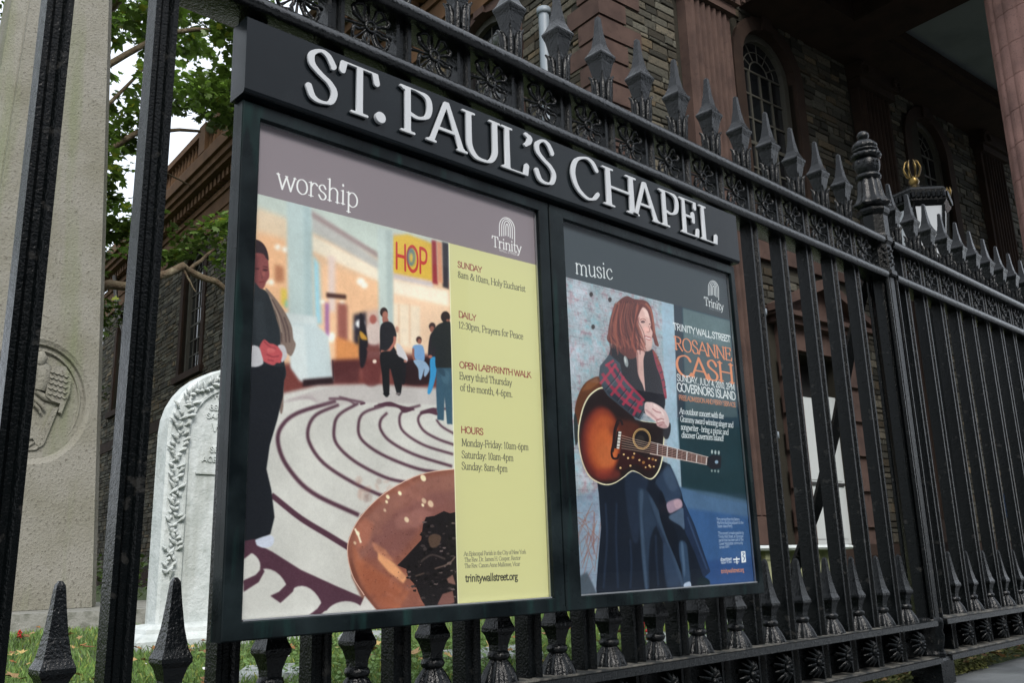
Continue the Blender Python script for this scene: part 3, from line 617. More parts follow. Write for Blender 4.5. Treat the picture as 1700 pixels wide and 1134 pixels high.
    A(F([(150,760),(300,900),(480,900),(600,870),(700,860),(790,1050),(860,1300),(860,1600),(820,1750),(640,1750),(200,1500),(60,1100)]),(38,38,46),blur=1.5,smooth=False)
    A(F([(690,860),(760,980),(820,1120),(880,1480),(850,1500),(800,1250),(740,1080)]),(150,64,80),blur=2.4,smooth=True)
    for k in range(5): c.line(F([(735+k*26,980+k*100),(775+k*24,960+k*100)]),2.,(50,52,68),blur=1.2,a=.8,smooth=False)
    A(F([(470,860),(590,870),(570,1000),(575,1180),(590,1420),(555,1330),(500,1200),(480,1000)]),(206,170,164),blur=2,smooth=True); A(F([(470,860),(500,900),(500,1180),(545,1320),(490,1180)]),(150,108,106),blur=3,a=.8)
    # guitar
    A(U([(320,60),(200,110),(130,220),(92,360),(98,440),(130,520),(150,400),(190,290),(250,210),(345,160)]),(96,56,36),blur=1,smooth=True); A(U([(300,70),(210,115),(150,200),(240,180),(320,120)]),(138,88,56),blur=3,a=.8)
    A(U([(95,400),(80,480),(95,700),(125,640),(120,520)]),(46,54,56),blur=1.4,smooth=True)
    bo=[(345,160),(250,210),(190,290),(150,400),(120,560),(125,720),(160,880),(220,1000),(300,1060),(380,1085),(460,1070),(540,1020),(600,970),(640,955),(700,980),(760,1020),(820,1030),(880,960),(915,850),(930,700),(935,540),(860,500),(700,470),(560,350),(430,210)]
    A(U(bo),(228,222,190),blur=.8,smooth=True)
    cx_,cy_=520,640; sh=lambda k,dx=0,dy=0:[(cx_+dx+(x-cx_)*k,cy_+dy+(y-cy_)*k) for x,y in bo]
    A(U(sh(.972)),(42,34,36),blur=.8,smooth=True); A(U(sh(.93)),(36,26,28),blur=3,smooth=True)
    for x,y,rx,ry,col,b,a in ((330,690,185,345,(92,36,34),12,.95),(350,670,165,310,(140,60,40),14,.9),(365,690,140,270,(178,88,50),14,.9),(380,740,110,190,(196,104,58),14,.85),(390,800,80,120,(204,116,70),12,.6),(560,560,150,90,(110,52,38),12,.6),(400,980,120,60,(136,56,48),10,.6)):
        c.ell(U([(x,y)])[0],rx/5.67,ry/5.67,col,blur=b,a=a)
    for k in range(24): x=230+k*14; c.line(U([(x,360+abs(k-12)*10),(x+6,980-abs(k-12)*10)]),.8,(120,54,34),blur=1,a=.25,smooth=False)
    H_=U([(720,650)])[0]; 
    for r,cl in ((15.2,(196,164,110)),(13.8,(60,34,30)),(13.2,(186,150,100)),(12.2,(30,26,30))): c.ell(H_,r,r*1.18,cl,blur=.5,rot=-.1)
    c.ell((H_[0]-2,H_[1]+2),7,8,(56,52,50),blur=4,a=.8)
    c.line(U([(540,520),(525,480),(495,480),(475,530),(465,620),(450,700),(435,780),(450,830),(490,830),(505,790)]),3.6,(34,24,28),blur=.8); c.line(U([(500,490),(470,560),(455,700),(440,770)]),5.2,(42,28,30),blur=1); c.line(U([(505,575),(480,740)]),6.6,(40,28,30),blur=.6,smooth=False); c.line(U([(515,580),(495,740)]),4.6,(214,214,210),blur=.8,smooth=False)
    for k in range(5): c.line(U([(495-k*5,600+k*30),(535-k*5,604+k*30)]),1.2,(70,60,60),blur=.5,smooth=False)
    A(U([(530,750),(620,760),(700,800),(760,830),(870,800),(862,880),(820,935),(760,950),(700,900),(640,890),(560,940),(510,950),(505,880)]),(52,26,28),blur=1,smooth=True)
    for x,y,r in ((550,795,9),(648,788,9),(590,830,10),(636,824,14),(697,850,10),(735,872,14),(788,835,9),(823,842,13),(850,852,9),(518,922,10),(612,902,10),(790,902,10),(755,918,8),(800,915,8),(832,912,8)): c.ell(U([(x,y)])[0],r/5.67,r/5.67,(220,186,130) if r<11 else (150,104,60),blur=.7)
    A(U([(805,680),(795,790),(1340,900),(1350,830)]),(60,36,40),blur=.7)
    for k in range(11): x=870+k*46; c.line(U([(x,692+k*14),(x-6,805+k*9)]),1.7 if k%2==0 else .8,(206,208,216) if k%2==0 else (150,120,120),blur=.4,smooth=False)
    for k in range(6): c.line(U([(528,616+k*24),(640,650+k*21),(1350,840+k*10)]),.8,(206,176,160),blur=.3,smooth=False,a=.85)
    c.line(U([(805,680),(1345,828)]),1.3,(206,190,186),blur=.4,smooth=False); c.line(U([(795,790),(1340,900)]),1.3,(206,190,186),blur=.4,smooth=False)
    A([(1176,767),(1184,762),(1199,764),(1198,784),(1184,786),(1175,780)],(38,38,46),blur=.8); c.ell((1191,774),3,3,(150,176,200),blur=1.4)
    for k in range(3): c.ell((1183.5+k*5.6,757+k*.8),1.7,3.6,(176,188,190),blur=.9); c.ell((1183+k*5.4,788.5+k*.4),1.6,2.4,(140,156,158),blur=.9)
    # sleeve in a red check
    SL=[(330,-40),(420,-150),(520,-60),(540,60),(640,185),(720,280),(758,325),(742,400),(705,472),(640,440),(520,340),(400,240),(350,160),(318,60)]
    A(U(SL),(66,78,90),blur=1.2,smooth=False); 
    A(U([(430,-60),(520,0),(540,80),(470,60),(420,10)]),(56,64,78),blur=4,a=.8); A(U([(360,160),(420,240),(640,435),(700,470),(660,380),(480,230)]),(44,50,62),blur=5,a=.8)
    for P,w_ in (([(400,-60),(470,60),(560,190),(640,270),(730,330)],5.6),([(350,30),(430,150),(540,270),(640,350),(715,400)],5.2),([(470,-40),(560,90),(660,200),(745,290)],4)): c.line(U(P),w_,(166,56,80),blur=1.6,a=.85)
    for P in ([(330,130),(440,0),(480,-60)],[(430,240),(520,130),(550,60)],[(540,330),(610,240),(640,190)],[(640,430),(690,330),(730,280)],[(380,-40),(460,-90)]): c.line(U(P),4.4,(176,58,82),blur=1.5,a=.85,smooth=False)
    for P in ([(380,185),(490,60),(520,0)],[(490,290),(580,180)],[(590,385),(665,285)],[(690,450),(735,370)]): c.line(U(P),1.5,(34,38,50),blur=.9,a=.8,smooth=False); c.line(U([(p[0]+8,p[1]+10) for p in P]),.9,(120,134,142),blur=.9,a=.6,smooth=False)
    A(U([(640,440),(705,472),(742,400),(735,455),(705,480),(660,470)]),(110,132,150),blur=1.4,a=.8)
    # clasped hands
    A(U([(925,545),(985,500),(992,570),(968,648),(930,640)]),(48,46,52),blur=1.2,smooth=True)
    A(U([(752,312),(800,304),(835,312),(900,348),(950,400),(978,480),(970,540),(925,552),(870,530),(852,490),(800,450),(752,405)]),(222,196,196),blur=1.3,smooth=True); A(U([(752,380),(850,470),(860,520),(920,550),(960,540),(930,500),(860,450),(780,380)]),(186,146,148),blur=2.4,a=.8,smooth=True)
    for P in ([(820,365),(860,395),(905,405)],[(855,478),(900,462),(930,470)],[(862,505),(905,490),(935,500)],[(880,528),(915,515)]): c.line(U(P),1.6,(160,104,108),blur=1,a=.9)
    for P in ([(830,330),(890,370),(930,430)],[(868,490),(915,480)]): c.line(U(P),2.6,(240,222,220),blur=1.4,a=.8)
    # hair and face
    A(F([(350,140),(450,180),(590,200),(660,265),(700,400),(712,560),(742,690),(775,815),(725,795),(690,700),(640,860),(600,880),(480,870),(470,960),(380,985),(260,900),(200,800),(110,765),(80,690),(130,560),(150,420),(180,290),(250,195)]),(104,60,58),blur=2,smooth=True)
    A(F([(560,295),(620,335),(652,430),(672,520),(664,565),(694,630),(684,700),(692,760),(672,860),(610,885),(540,840),(475,750),(455,600),(500,420)]),(216,180,174),blur=1.5,smooth=True)
    A(F([(480,440),(520,420),(500,560),(520,700),(600,850),(540,840),(470,750),(450,600)]),(164,104,98),blur=4,a=.85); A(F([(560,300),(625,345),(655,440),(600,420)]),(232,204,198),blur=3,a=.9); c.ell(F([(600,600)])[0],6,6,(230,184,176),blur=4,a=.8); c.ell(F([(640,800)])[0],4,4,(226,190,184),blur=3,a=.7)
    c.ell(F([(563,490)])[0],3.6,1.7,(92,70,74),blur=.9); c.line(F([(525,462),(565,445),(605,468)]),1.3,(150,100,92),blur=.8); c.line(F([(535,485),(565,472),(595,488)]),.9,(96,66,66),blur=.5); c.ell(F([(655,520)])[0],1.6,1.,(120,84,84),blur=.7)
    c.line(F([(640,540),(655,600),(640,628),(612,622)]),1.2,(176,124,120),blur=.9); c.line(F([(585,680),(625,690),(675,705)]),1.7,(170,96,102),blur=.7); c.line(F([(600,694),(635,712),(668,716)]),1.5,(240,228,228),blur=.6); c.line(F([(605,712),(640,730),(672,724)]),1.5,(186,112,116),blur=.7)
    for k in range(90):
        t=rs.uniform(0,1); x0_=180+330*t; y0_=160+60*abs(t-.5)+rs.uniform(0,60); sw=rs.uniform(-50,30)
        P=[(x0_,y0_+30),(x0_-60+40*t+sw*.3,y0_+230),(x0_-90+150*t+sw,y0_+430),(x0_-60+160*t-sw*.5,min(y0_+rs.uniform(520,720),940))]
        c.line(F(P),rs.uniform(.8,2.6),[(150,86,74),(74,44,48),(172,106,88),(60,38,44),(128,70,62)][k%5],blur=1.3,a=.5)
    for P,cl in (([(540,230),(640,300),(690,420),(705,580),(735,700),(765,810)],(122,68,60)),([(600,240),(672,330),(700,470),(722,640)],(160,96,80)),([(500,260),(470,420),(440,600),(420,760),(470,900)],(150,84,72)),([(560,250),(510,340),(470,480),(450,640),(470,800)],(96,54,54)),([(160,480),(120,620),(90,720)],(120,74,68)),([(700,880),(750,960),(780,1080)],(150,80,68))):
        c.line(F(P),3,cl,blur=1.8,a=.85)
    c.ell(F([(335,1020)])[0],3.4,9.5,(150,160,164),blur=1.2,rot=-.2); c.ell(F([(325,1000)])[0],1.5,6,(206,212,214),blur=1.2,rot=-.2)
    c.im*=(1+(fbm(H,W,90,81,3)-.5)*.16+(fbm(H,W,12,82,3)-.5)*.09)[...,None]
    # header strip
    A([(930,340),(1260,440),(1262,552),(1121,512),(942,465),(936,464)],(64,72,79)); A([(1121,512),(1134,514),(1136,700),(1126,700)],(56,62,74),blur=2,a=.7)
    wh=(232,236,240); og=(222,144,108)
    T('music',(958,459),(1020,469),.050,wh,SERIFL,a=.95)
    trinity_arch(c,1187,500,17,27,wh); T('Trinity',(1172,513),(1204,523),.029,wh,SERIF); T('WALL STREET',(1180,520),(1199,525),.0065,(150,156,162),SANS,track=.08)
    T('TRINITY WALL STREET',(1120,553),(1215,575),.022,wh,(.11,.1,False)); T('PRESENTS',(1153,566),(1184,573),.0085,(150,166,178),SANS,track=.2)
    T('ROSANNE',(1122,586),(1217,606),.043,og,(.1,.045,True)); T('CASH',(1125,628),(1221,643),.066,og,(.105,.045,True))
    T('SUNDAY, JULY 4, 2010, 2PM',(1126,638),(1222,655),.021,wh,(.105,.1,False)); T('GOVERNORS ISLAND',(1126,655),(1223,671),.026,wh,SANSB); T('FREE ADMISSION AND FERRY SERVICE',(1129,670),(1223,683),.015,og,(.11,.1,False))
    for i,(t,x1,dy) in enumerate((('An outdoor concert with the',1203,5),('Grammy award-winning singer and',1219,7),('songwriter - bring a picnic and',1211,6),('discover Governors Island!',1203,3))):
        T(t,(1130+i,693+i*13.2),(x1,702+dy-5+i*13.0),.0185,wh,(.12,.06,True),italic=.2)
    sm=(196,206,222)
    for i,(t,x1) in enumerate((('Ferry service from the Battery',1229),('Maritime Building adjacent to the',1235),('Staten Island Ferry.',1217),('',0),('This concert is made possible by',1235),('Trinity Wall Street, an Episcopal',1234),('parish that has been part of the',1234),('Lower Manhattan community',1233),('since 1697.',1211))):
        if t: T(t,(1191+i*.55,871+i*5.85),(x1+i*.2,871.5+i*5.6),.0085,sm,SANS)
    T('downtown',(1197,939),(1216,937.5),.011,wh,SANSB); T('NEW YORK',(1198,943.5),(1216,942),.006,wh,SANSB)
    c.line([(1223.5,932),(1224.5,944)],1.6,wh,smooth=False); c.line([(1218,936.5),(1229,935.5)],2.6,wh,smooth=False); c.line([(1219,941),(1228,940.5)],1.2,wh,smooth=False)
    A([(1231,923),(1238,922.5),(1239.5,941),(1232,942)],wh,blur=.4); c.line([(1233,926),(1236.5,926),(1234,931),(1237,934),(1235,939)],1.1,(60,90,140))
    T('trinitywallstreet.org',(1198,959),(1236,956.5),.0125,og,SANSB)
    c.im+=((fbm(H,W,2.5,17,2)-.5)*.03)[...,None]
    return np.clip(c.im,0,1)
# ---------------------------------------------------------------- churchyard fence
PITCH=.21
fence=empty('iron_fence',(0,0,0),'tall black cast iron railing with spear heads and rosette bands, running past the sign','fence')
def bar_profile(h=.0245,g=.010,d=.011):
    # square bar with a stepped channel down its front and back
    return [(-h,-h),(-g-.004,-h),(-g,-h+d*.45),(-g+.004,-h+d),(g-.004,-h+d),(g,-h+d*.45),(g+.004,-h),(h,-h),(h,h),(g,h),(g-.003,h-d),(-g+.003,h-d),(-g,h),(-h,h)]
def bar_mesh(z0,z1):
    b=MB(); P=bar_profile(); b.loft([[(x,y,z) for x,y in P] for z in (z0,z1)],smooth=False); return b.shared('bar',IRON)
def spear(b,z,w,hs,ht,n0):
    """four-sided spear head on a tapering neck; z base, w half width at the shoulder"""
    pr=[(n0,z),(n0*1.08,z+hs*.35),(w*.8,z+hs*.82),(w,z+hs),(w*1.02,z+hs+.006),(w*.78,z+hs+.02),(w*.52,z+hs+ht*.28),(w*.33,z+hs+ht*.58),(w*.22,z+hs+ht*.9),(w*.2,z+hs+ht*.97),(w*.08,z+hs+ht)]
    b.sq((0,0,0),pr)
def top_spike():
    b=MB(); b.lathe((0,0,0),[(.030,0),(.036,.006),(.036,.014),(.028,.022),(.022,.03)],16)
    b.lathe((0,0,0),[(.024,.018),(.022,.05),(.019,.09)],12)
    spear(b,.075,.037,.115,.165,.018)
    for k in range(4):                               # acanthus leaves curling out round the neck
        for sd,ph in ((0,math.pi/4),(1,0)):
            a=k*math.pi/2+ph; ca,sa=math.cos(a),math.sin(a); hgt=(.115,.095)[sd]; pts=[];rr=[]
            for t in np.linspace(0,1,6):
                r=.024+.014*t**3+(.004 if t>.9 else 0); z=.022+hgt*t-(.012 if t>.95 else 0); pts.append((r*ca,r*sa,z)); rr.append(.0105*math.sin(math.pi*(.25+.7*t))+.0015)
            b.tube(pts,rr,5)
    return b.shared('spike',IRONS)
def dog_spike():
    b=MB(); b.lathe((0,0,0),[(.047,0),(.045,.012),(.036,.035),(.024,.055),(.019,.062)],40,flute=10,depth=.10)
    b.lathe((0,0,0),[(.018,.058),(.026,.062),(.029,.07),(.026,.078),(.019,.082)],16)
    b.sq((0,0,0),[(.0165,.078),(.0175,.095),(.024,.118),(.030,.128),(.030,.136),(.0235,.152),(.0165,.19),(.0115,.235),(.0085,.268),(.0075,.276),(.003,.284)])
    return b.shared('dog_spike',IRONS)
def top_rosette():
    b=MB(); t=np.linspace(0,2*math.pi,14,endpoint=False)
    b.tube([(.015*math.cos(u),-.022,.015*math.sin(u)) for u in t],.0048,6,close=True)
    b.lathe((0,-.02,0),[(.001,-.004),(.004,0),(.001,.004)],6)
    for k in range(4):
        a=math.pi/4+k*math.pi/2; ca,sa=math.cos(a),math.sin(a); P=[]
        for u in t:
            r=.043+.026*math.cos(u); q=.020*math.sin(u)*(1.25 if math.cos(u)>0 else .7); y=-.016-.010*math.sin(max(0,math.cos(u))*math.pi)
            P.append((r*ca-q*sa,y,r*sa+q*ca))
        b.tube(P,.0055,6,close=True)
        b.tube([(.012*ca,-.02,.012*sa),(.04*ca,-.012,.04*sa),(.064*ca,-.014,.064*sa)],[.004,.003,.005],5)
    for a in (0,math.pi/2,math.pi,1.5*math.pi):
        b.tube([(.012*math.cos(a),-.018,.012*math.sin(a)),(.055*math.cos(a),-.01,.055*math.sin(a)),(.075*math.cos(a),-.005,.075*math.sin(a))],[.003,.0045,.006],5)
    return b.shared('rosette',IRONS)
def low_rosette():
    b=MB(); b.lathe((0,0,0),[(.001,-.001),(.008,.0),(.012,.006),(.008,.012),(.001,.014)],8)
    for k in range(12):
        a=k*math.pi/6+.2; ca,sa=math.cos(a),math.sin(a); L=.050+.006*(k%2)
        b.tube([(.008*ca,-.040,.008*sa),(.028*ca,-.052,.028*sa),(L*ca,-.034,L*sa)],[.003,.0075,.0035],5)
    b.v=[(x,y,z) for x,y,z in b.v]
    c=MB(); c.add([(x,-.048+z*-.6 if abs(y)<.0 else y,z) for x,y,z in b.v],b.f,True); c.sm=[True]*len(c.f); c.tone=b.tone
    c.lathe((0,-.05,0),[(.004,-.012),(.012,-.006),(.013,0),(.012,.006),(.004,.012)],8)
    return c.shared('rosette',IRON)
def rail(name,x0,x1,z0,z1,d,m=IRONR,flat=False,dz=0.):
    """rail with rounded front and back nosing; dz = rise over its length"""
    h=(z1-z0)/2; P=[]
    for t in np.linspace(-math.pi/2,math.pi/2,7): P.append((-d+h*(1-math.cos(t))*.9 if not flat else -d+.003*(abs(t)>1.3),z0+h+h*math.sin(t)))
    for t in np.linspace(math.pi/2,-math.pi/2,7): P.append((d-h*(1-math.cos(t))*.9 if not flat else d,z0+h+h*math.sin(t)))
    n=max(2,int((x1-x0)/.25)); b=MB()
    b.loft([[(x,y,z+dz*(x-x0)/(x1-x0)) for y,z in P] for x in np.linspace(x0,x1,n)],smooth=not flat); o=b.build(name,m,fence); return o
BAR=bar_mesh(0,1.90); BAR_T=None; SP=top_spike(); DG=dog_spike(); RT=top_rosette(); RL=low_rosette()
POSTX=3.665; ks=list(range(-6,17))
xsL=[k*PITCH for k in ks]; xsR=[3.882+k*PITCH for k in range(0,30)]
rngF=random.Random(3)
for side,xs in (('L',xsL),('R',xsR)):
    for i,x in enumerate(xs):
        zlo=.10 if side=='L' else .112
        b=put('bar',BAR,None,(x,0,zlo),fence)
        s=put('spike',SP,None,(x,0,2.012),b); s.rotation_euler.z=rngF.uniform(-.04,.04); s.rotation_euler.x=rngF.uniform(-.012,.012)
        last=(x+PITCH*.5>POSTX-.02 and side=='L')
        xd=x+PITCH/2
        if side=='L' and i==len(xs)-1: xd=x+.112
        if xd<POSTX-.08 or side=='R' or True:
            if abs(xd-POSTX)>.1 or side=='R':
                d=put('dog_spike',DG,None,(xd,0,.252 if side=='L' else .262),fence); d.rotation_euler.z=rngF.uniform(-.05,.05)
                put('top_rosette',RT,None,(xd,0,1.913),fence)
                put('low_rosette',RL,None,(xd,0,.178 if side=='L' else .186),fence)
d=put('dog_spike',DG,None,(3.465,0,.255),fence); put('top_rosette',RT,None,(3.465,0,1.913),fence); put('low_rosette',RL,None,(3.465,0,.178),fence)
for nm,x0,x1,dz in (('L',-1.4,POSTX-.05,0),('R',POSTX+.05,10.1,0)):
    rail('top_rail',x0,x1,1.972,2.012,.066); rail('band_rail',x0,x1,1.800,1.840,.062)
    zz=0 if nm=='L' else .010
    rail('ledge_rail',x0,x1,.228+zz,.252+zz,.070,flat=True,dz=.008); rail('foot_rail',x0,x1,.080+zz,.104+zz,.070,flat=True,dz=.006)
    b=MB(); b.box(x0,x1,-.055,.06,.253+zz,.2555+zz+.004); o=b.build('ledge_dust',IRONTOP,fence)
    b=MB(); b.box(x0,x1,.024,.032,.106+zz,.226+zz); b.build('added_dark_backing',IRON,fence)  # backing sheet added to keep the gaps behind the low rosettes dark
    b=MB(); b.box(x0,x1,-.055,.02,.1055+zz,.112+zz); b.build('foot_ledge_dust',IRONTOP,fence)
# post with its carved finial
def post(x,lab=None):
    b=MB(); b.sq((x,0,0),[(.050,.27),(.050,1.82)],n=8); 
    for sx in (-1,1):
        for sy in (-1,1): b.tube([(x+sx*.046,sy*.046,.27),(x+sx*.046,sy*.046,1.82)],.009,6)
    p=b.build('post',IRON,fence)
    b=MB(); b.sq((x,0,0),[(.066,-.05),(.066,.095),(.058,.108)],n=4); b.build('plinth',IRON,p)
    b=MB(); b.lathe((x,0,0),[(.058,.105),(.064,.115),(.060,.125),(.054,.14),(.062,.17),(.066,.195),(.060,.215),(.066,.228),(.068,.245),(.066,.262),(.058,.27)],32,flute=8,depth=.06); b.build('carved_foot',IRON,p)
    b=MB(); b.sq((x,0,0),[(.060,1.815),(.066,1.822),(.066,1.842),(.058,1.85),(.056,1.975),(.062,1.985),(.066,1.99),(.066,2.012),(.060,2.02),(.058,2.03),(.058,2.125),(.066,2.135),(.070,2.15),(.070,2.162),(.060,2.172)],n=8)
    for k in range(8):
        a=math.pi/8*0+k*math.pi/4; ca,sa=math.cos(a),math.sin(a)
        for q in range(9):
            zz=1.865+.011*q; rr=.006+.002*((q*7+k*3)%3); off=.012*math.sin(q*2.1+k)
            b.lathe((x+ca*.058-sa*off,sa*.058+ca*off,zz),[(.001,-rr),(rr,0),(.001,rr)],6)
    b.build('capital',IRON,p)
    b=MB()
    prof=[(.060,2.168),(.082,2.180),(.088,2.190),(.076,2.202),(.064,2.225),(.058,2.26),(.054,2.30),(.046,2.322)]
    b.lathe((x,0,0),prof,48,flute=8,depth=.085)
    b.lathe((x,0,0),[(.042,2.318),(.056,2.326),(.060,2.337),(.056,2.348),(.046,2.354)],40,flute=20,depth=.035)
    b.lathe((x,0,0),[(.044,2.352),(.056,2.37),(.060,2.395),(.061,2.415),(.052,2.43)],40,flute=5,depth=.05)
    for k in range(5):
        a=2*math.pi*(k+.5)/5
        for sd in (-1,1):
            P=[]
            for t in np.linspace(0,4.6,10): 
                r_=.013*(1-t/6.5); aa=a+sd*(.22-r_*math.cos(t)*9*.6*.5); P.append((x+.061*math.cos(aa),.061*math.sin(aa),2.405+r_*math.sin(t)))
            b.tube(P,.0038,5)
    b.lathe((x,0,0),[(.050,2.43),(.068,2.436),(.073,2.448),(.068,2.458),(.052,2.466)],48,flute=16,depth=.05)
    b.lathe((x,0,0),[(.050,2.464),(.062,2.470),(.064,2.478),(.052,2.486)],32,flute=12,depth=.03)
    b.lathe((x,0,0),[(.052,2.484),(.060,2.492),(.058,2.505),(.046,2.522),(.028,2.534),(.022,2.540)],40,flute=13,depth=.06)
    b.lathe((x,0,0),[(.018,2.538),(.024,2.544),(.029,2.556),(.029,2.568),(.022,2.578),(.006,2.583)],16)
    b.build('finial',IRONS,p)
    return p
post(POSTX); post(POSTX+6.27)
for px in (POSTX,):
    b=MB(); b.tube([(px,.045,1.86),(px,.096,1.78),(px,.185,1.54),(px,.30,1.18),(px,.454,.78),(px,.62,.46),(px,.86,.10)],.030,4,smooth=False); b.build('back_stay',IRON,fence)
    b=MB(); b.box(px-.018,px+.018,.66,.86,.09,.13); b.build('stay_foot',IRON,fence)
# ---------------------------------------------------------------- notice board hung on the railing
board=empty('notice_board',(.352,-.09,.415),'black bronze notice board with raised silver lettering and two glazed posters, hung on the railing','notice board')
SX0,SX1,SZ0,SZ1=.360,2.222,.415,1.530; YF,YB=-.112,-.069
b=MB(); b.box(SX0,SX1,-.088,YB,SZ0,SZ1); b.build('back_box',SIGNM,board)
b=MB()
for x0,x1 in ((SX0,SX0+.012),(SX1-.012,SX1)): b.box(x0,x1,-.1085,-.0885,SZ0,SZ1)
b.box(SX0+.013,SX1-.013,-.1085,-.0885,SZ0,SZ0+.012); b.box(SX0+.013,SX1-.013,-.1085,-.0885,SZ1-.012,SZ1); b.build('cabinet_rim',SIGNM,board)
def door(x0,x1,ix0,ix1,z0,z1,iz0,iz1):
    # mitred frame with a small outer and inner bevel
    def ring(a,y): return [(x0+a,y,z0+a),(x1-a,y,z0+a),(x1-a,y,z1-a),(x0+a,y,z1-a)]
    def rin(a,y): return [(ix0-a,y,iz0-a),(ix1+a,y,iz0-a),(ix1+a,y,iz1+a),(ix0-a,y,iz1+a)]
    b=MB(); b.loft([ring(0,-.0895),ring(0,YF+.002),ring(.002,YF),rin(.002,YF),rin(0,YF+.002),rin(0,-.0905)],cap=False,smooth=False)
    return b.build('door_frame',SIGNM,board)
def bead(ix0,ix1,iz0,iz1,fr):
    b=MB(); e=.004
    b.box(ix0+.0005,ix0+e*.6,-.0995,-.0945,iz0+.001,iz1-.001); b.box(ix1-e*.6,ix1-.0005,-.0995,-.0945,iz0+.001,iz1-.001)
    b.box(ix0+e,ix1-e,-.106,-.0945,iz0+.0005,iz0+e*.9); b.box(ix0+e,ix1-e,-.0995,-.0945,iz1-e*.6,iz1-.0005)
    b.build('glazing_bead',BEADM,fr)
HM1=np.array([[1.1800862290e-03,5.2431458923e-05,-5.1933307239e-01],[-7.2118065553e-05,-1.0552717027e-03,1.1192717551e+00],[-4.4780223215e-04,1.2715901881e-04,1.]])
HM2=np.array([[1.6046027451e-03,-6.8115290908e-05,-1.4673330724e+00],[-7.2118065553e-05,-1.0552717027e-03,1.1192717551e+00],[-4.4780223215e-04,1.2715901881e-04,1.]])
def print_mat(name,im):
    H,Wd=im.shape[:2]; img=bpy.data.images.new(name,Wd,H); buf=np.ones((H,Wd,4),np.float32); buf[...,:3]=np.minimum(im*1.05+.0,1); img.pixels.foreach_set(buf.ravel()); img.update(); img.pack()
    m=bpy.data.materials.new(name); m.use_nodes=True; N=m.node_tree.nodes; t=N.new('ShaderNodeTexImage'); t.image=img; t.interpolation='Cubic'; t.extension='EXTEND'
    m.node_tree.links.new(t.outputs[0],N['Principled BSDF'].inputs['Base Color']); N['Principled BSDF'].inputs['Roughness'].default_value=.38; N['Principled BSDF'].inputs['Specular IOR Level'].default_value=.35
    return m
GL1=glass_mat('poster_glazing')
for (x0,x1,ix0,ix1,fn,Hm,sx,lab) in ((SX0+.001,1.2875,.402,1.250,poster_worship,HM1,.402,'worship poster with a photograph of people round a labyrinth floor and a yellow-green timetable'),
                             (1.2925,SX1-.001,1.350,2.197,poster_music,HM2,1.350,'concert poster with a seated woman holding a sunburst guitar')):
    fr=door(x0,x1,ix0,ix1,SZ0+.001,SZ1-.001,.450,1.497); bead(ix0,ix1,.450,1.497,fr)
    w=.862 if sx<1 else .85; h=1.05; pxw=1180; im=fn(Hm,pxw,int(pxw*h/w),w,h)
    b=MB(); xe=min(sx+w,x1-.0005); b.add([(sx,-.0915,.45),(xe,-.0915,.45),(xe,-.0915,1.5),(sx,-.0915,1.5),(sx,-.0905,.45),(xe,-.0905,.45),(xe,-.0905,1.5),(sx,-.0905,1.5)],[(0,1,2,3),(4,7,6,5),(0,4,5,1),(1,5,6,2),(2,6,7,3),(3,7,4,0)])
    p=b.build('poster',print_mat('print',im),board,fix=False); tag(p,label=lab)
    uv=p.data.uv_layers.new(name='UV'); lc=WL[p.name]
    for l in p.data.loops:
        v=p.data.vertices[l.vertex_index].co; uv.data[l.index].uv=((v.x+lc.x-sx)/w,(v.z+lc.z-.45)/h)
    b=MB(); b.box(ix0+.0025,ix1-.0025,-.1045,-.1015,.4525,1.4945)
    b=MB(); b.add([(ix0+.0025,-.1015,.4535),(ix1-.0025,-.1015,.4535),(ix1-.0025,-.1015,1.4945),(ix0+.0025,-.1015,1.4945)],[(0,1,2,3)]); b.build('glass_pane',GL1,fr,fix=False)
b=MB()
for x in (.366,1.283,1.297,2.214):
    for z in (.62,1.32): b.lathe((x,-.112,z),[(.0001,-.001),(.003,0),(.0001,.001)],8)
# header panel with a chamfered lower edge
hx0,hx1,hz0,hz1=.350,2.226,1.5315,1.716
b=MB(); pr=[(-.0695,hz0+.004),(-.128,hz0+.004),(-.132,hz0+.0065),(-.135,hz0+.0125),(-.135,hz1-.003),(-.132,hz1),(-.0695,hz1)]
b.loft([[(hx0,y,z) for y,z in pr],[(hx1,y,z) for y,z in pr]],smooth=False); b.build('header_panel',HEADM,board)
def contours(D,x0,y0,st):
    """closed iso-lines D=0 by marching squares"""
    ny,nx=D.shape; segs={}
    def ip(a,b,va,vb): t=va/(va-vb); return (a[0]+(b[0]-a[0])*t,a[1]+(b[1]-a[1])*t)
    ins=D<0
    c=ins[:-1,:-1].astype(int)|(ins[:-1,1:]<<1)|(ins[1:,1:]<<2)|(ins[1:,:-1]<<3)
    T={1:[(3,0)],2:[(0,1)],3:[(3,1)],4:[(1,2)],5:[(3,0),(1,2)],6:[(0,2)],7:[(3,2)],8:[(2,3)],9:[(2,0)],10:[(0,1),(2,3)],11:[(2,1)],12:[(1,3)],13:[(1,0)],14:[(0,3)]}
    for j,i in zip(*np.where((c>0)&(c<15))):
        e={0:('h',j,i),1:('v',j,i+1),2:('h',j+1,i),3:('v',j,i)}
        for a,b2 in T[c[j,i]]: segs[e[a]]=e[b2]
    def P(k):
        t,j,i=k
        if t=='h': q=ip((i,j),(i+1,j),D[j,i],D[j,i+1])
        else: q=ip((i,j),(i,j+1),D[j,i],D[j+1,i])
        return (x0+q[0]*st,y0+q[1]*st)
    loops=[]
    while segs:
        k0=next(iter(segs)); k=k0; L=[]
        while k in segs: L.append(P(k)); k=segs.pop(k)
        if len(L)>6: loops.append(L)
    return loops
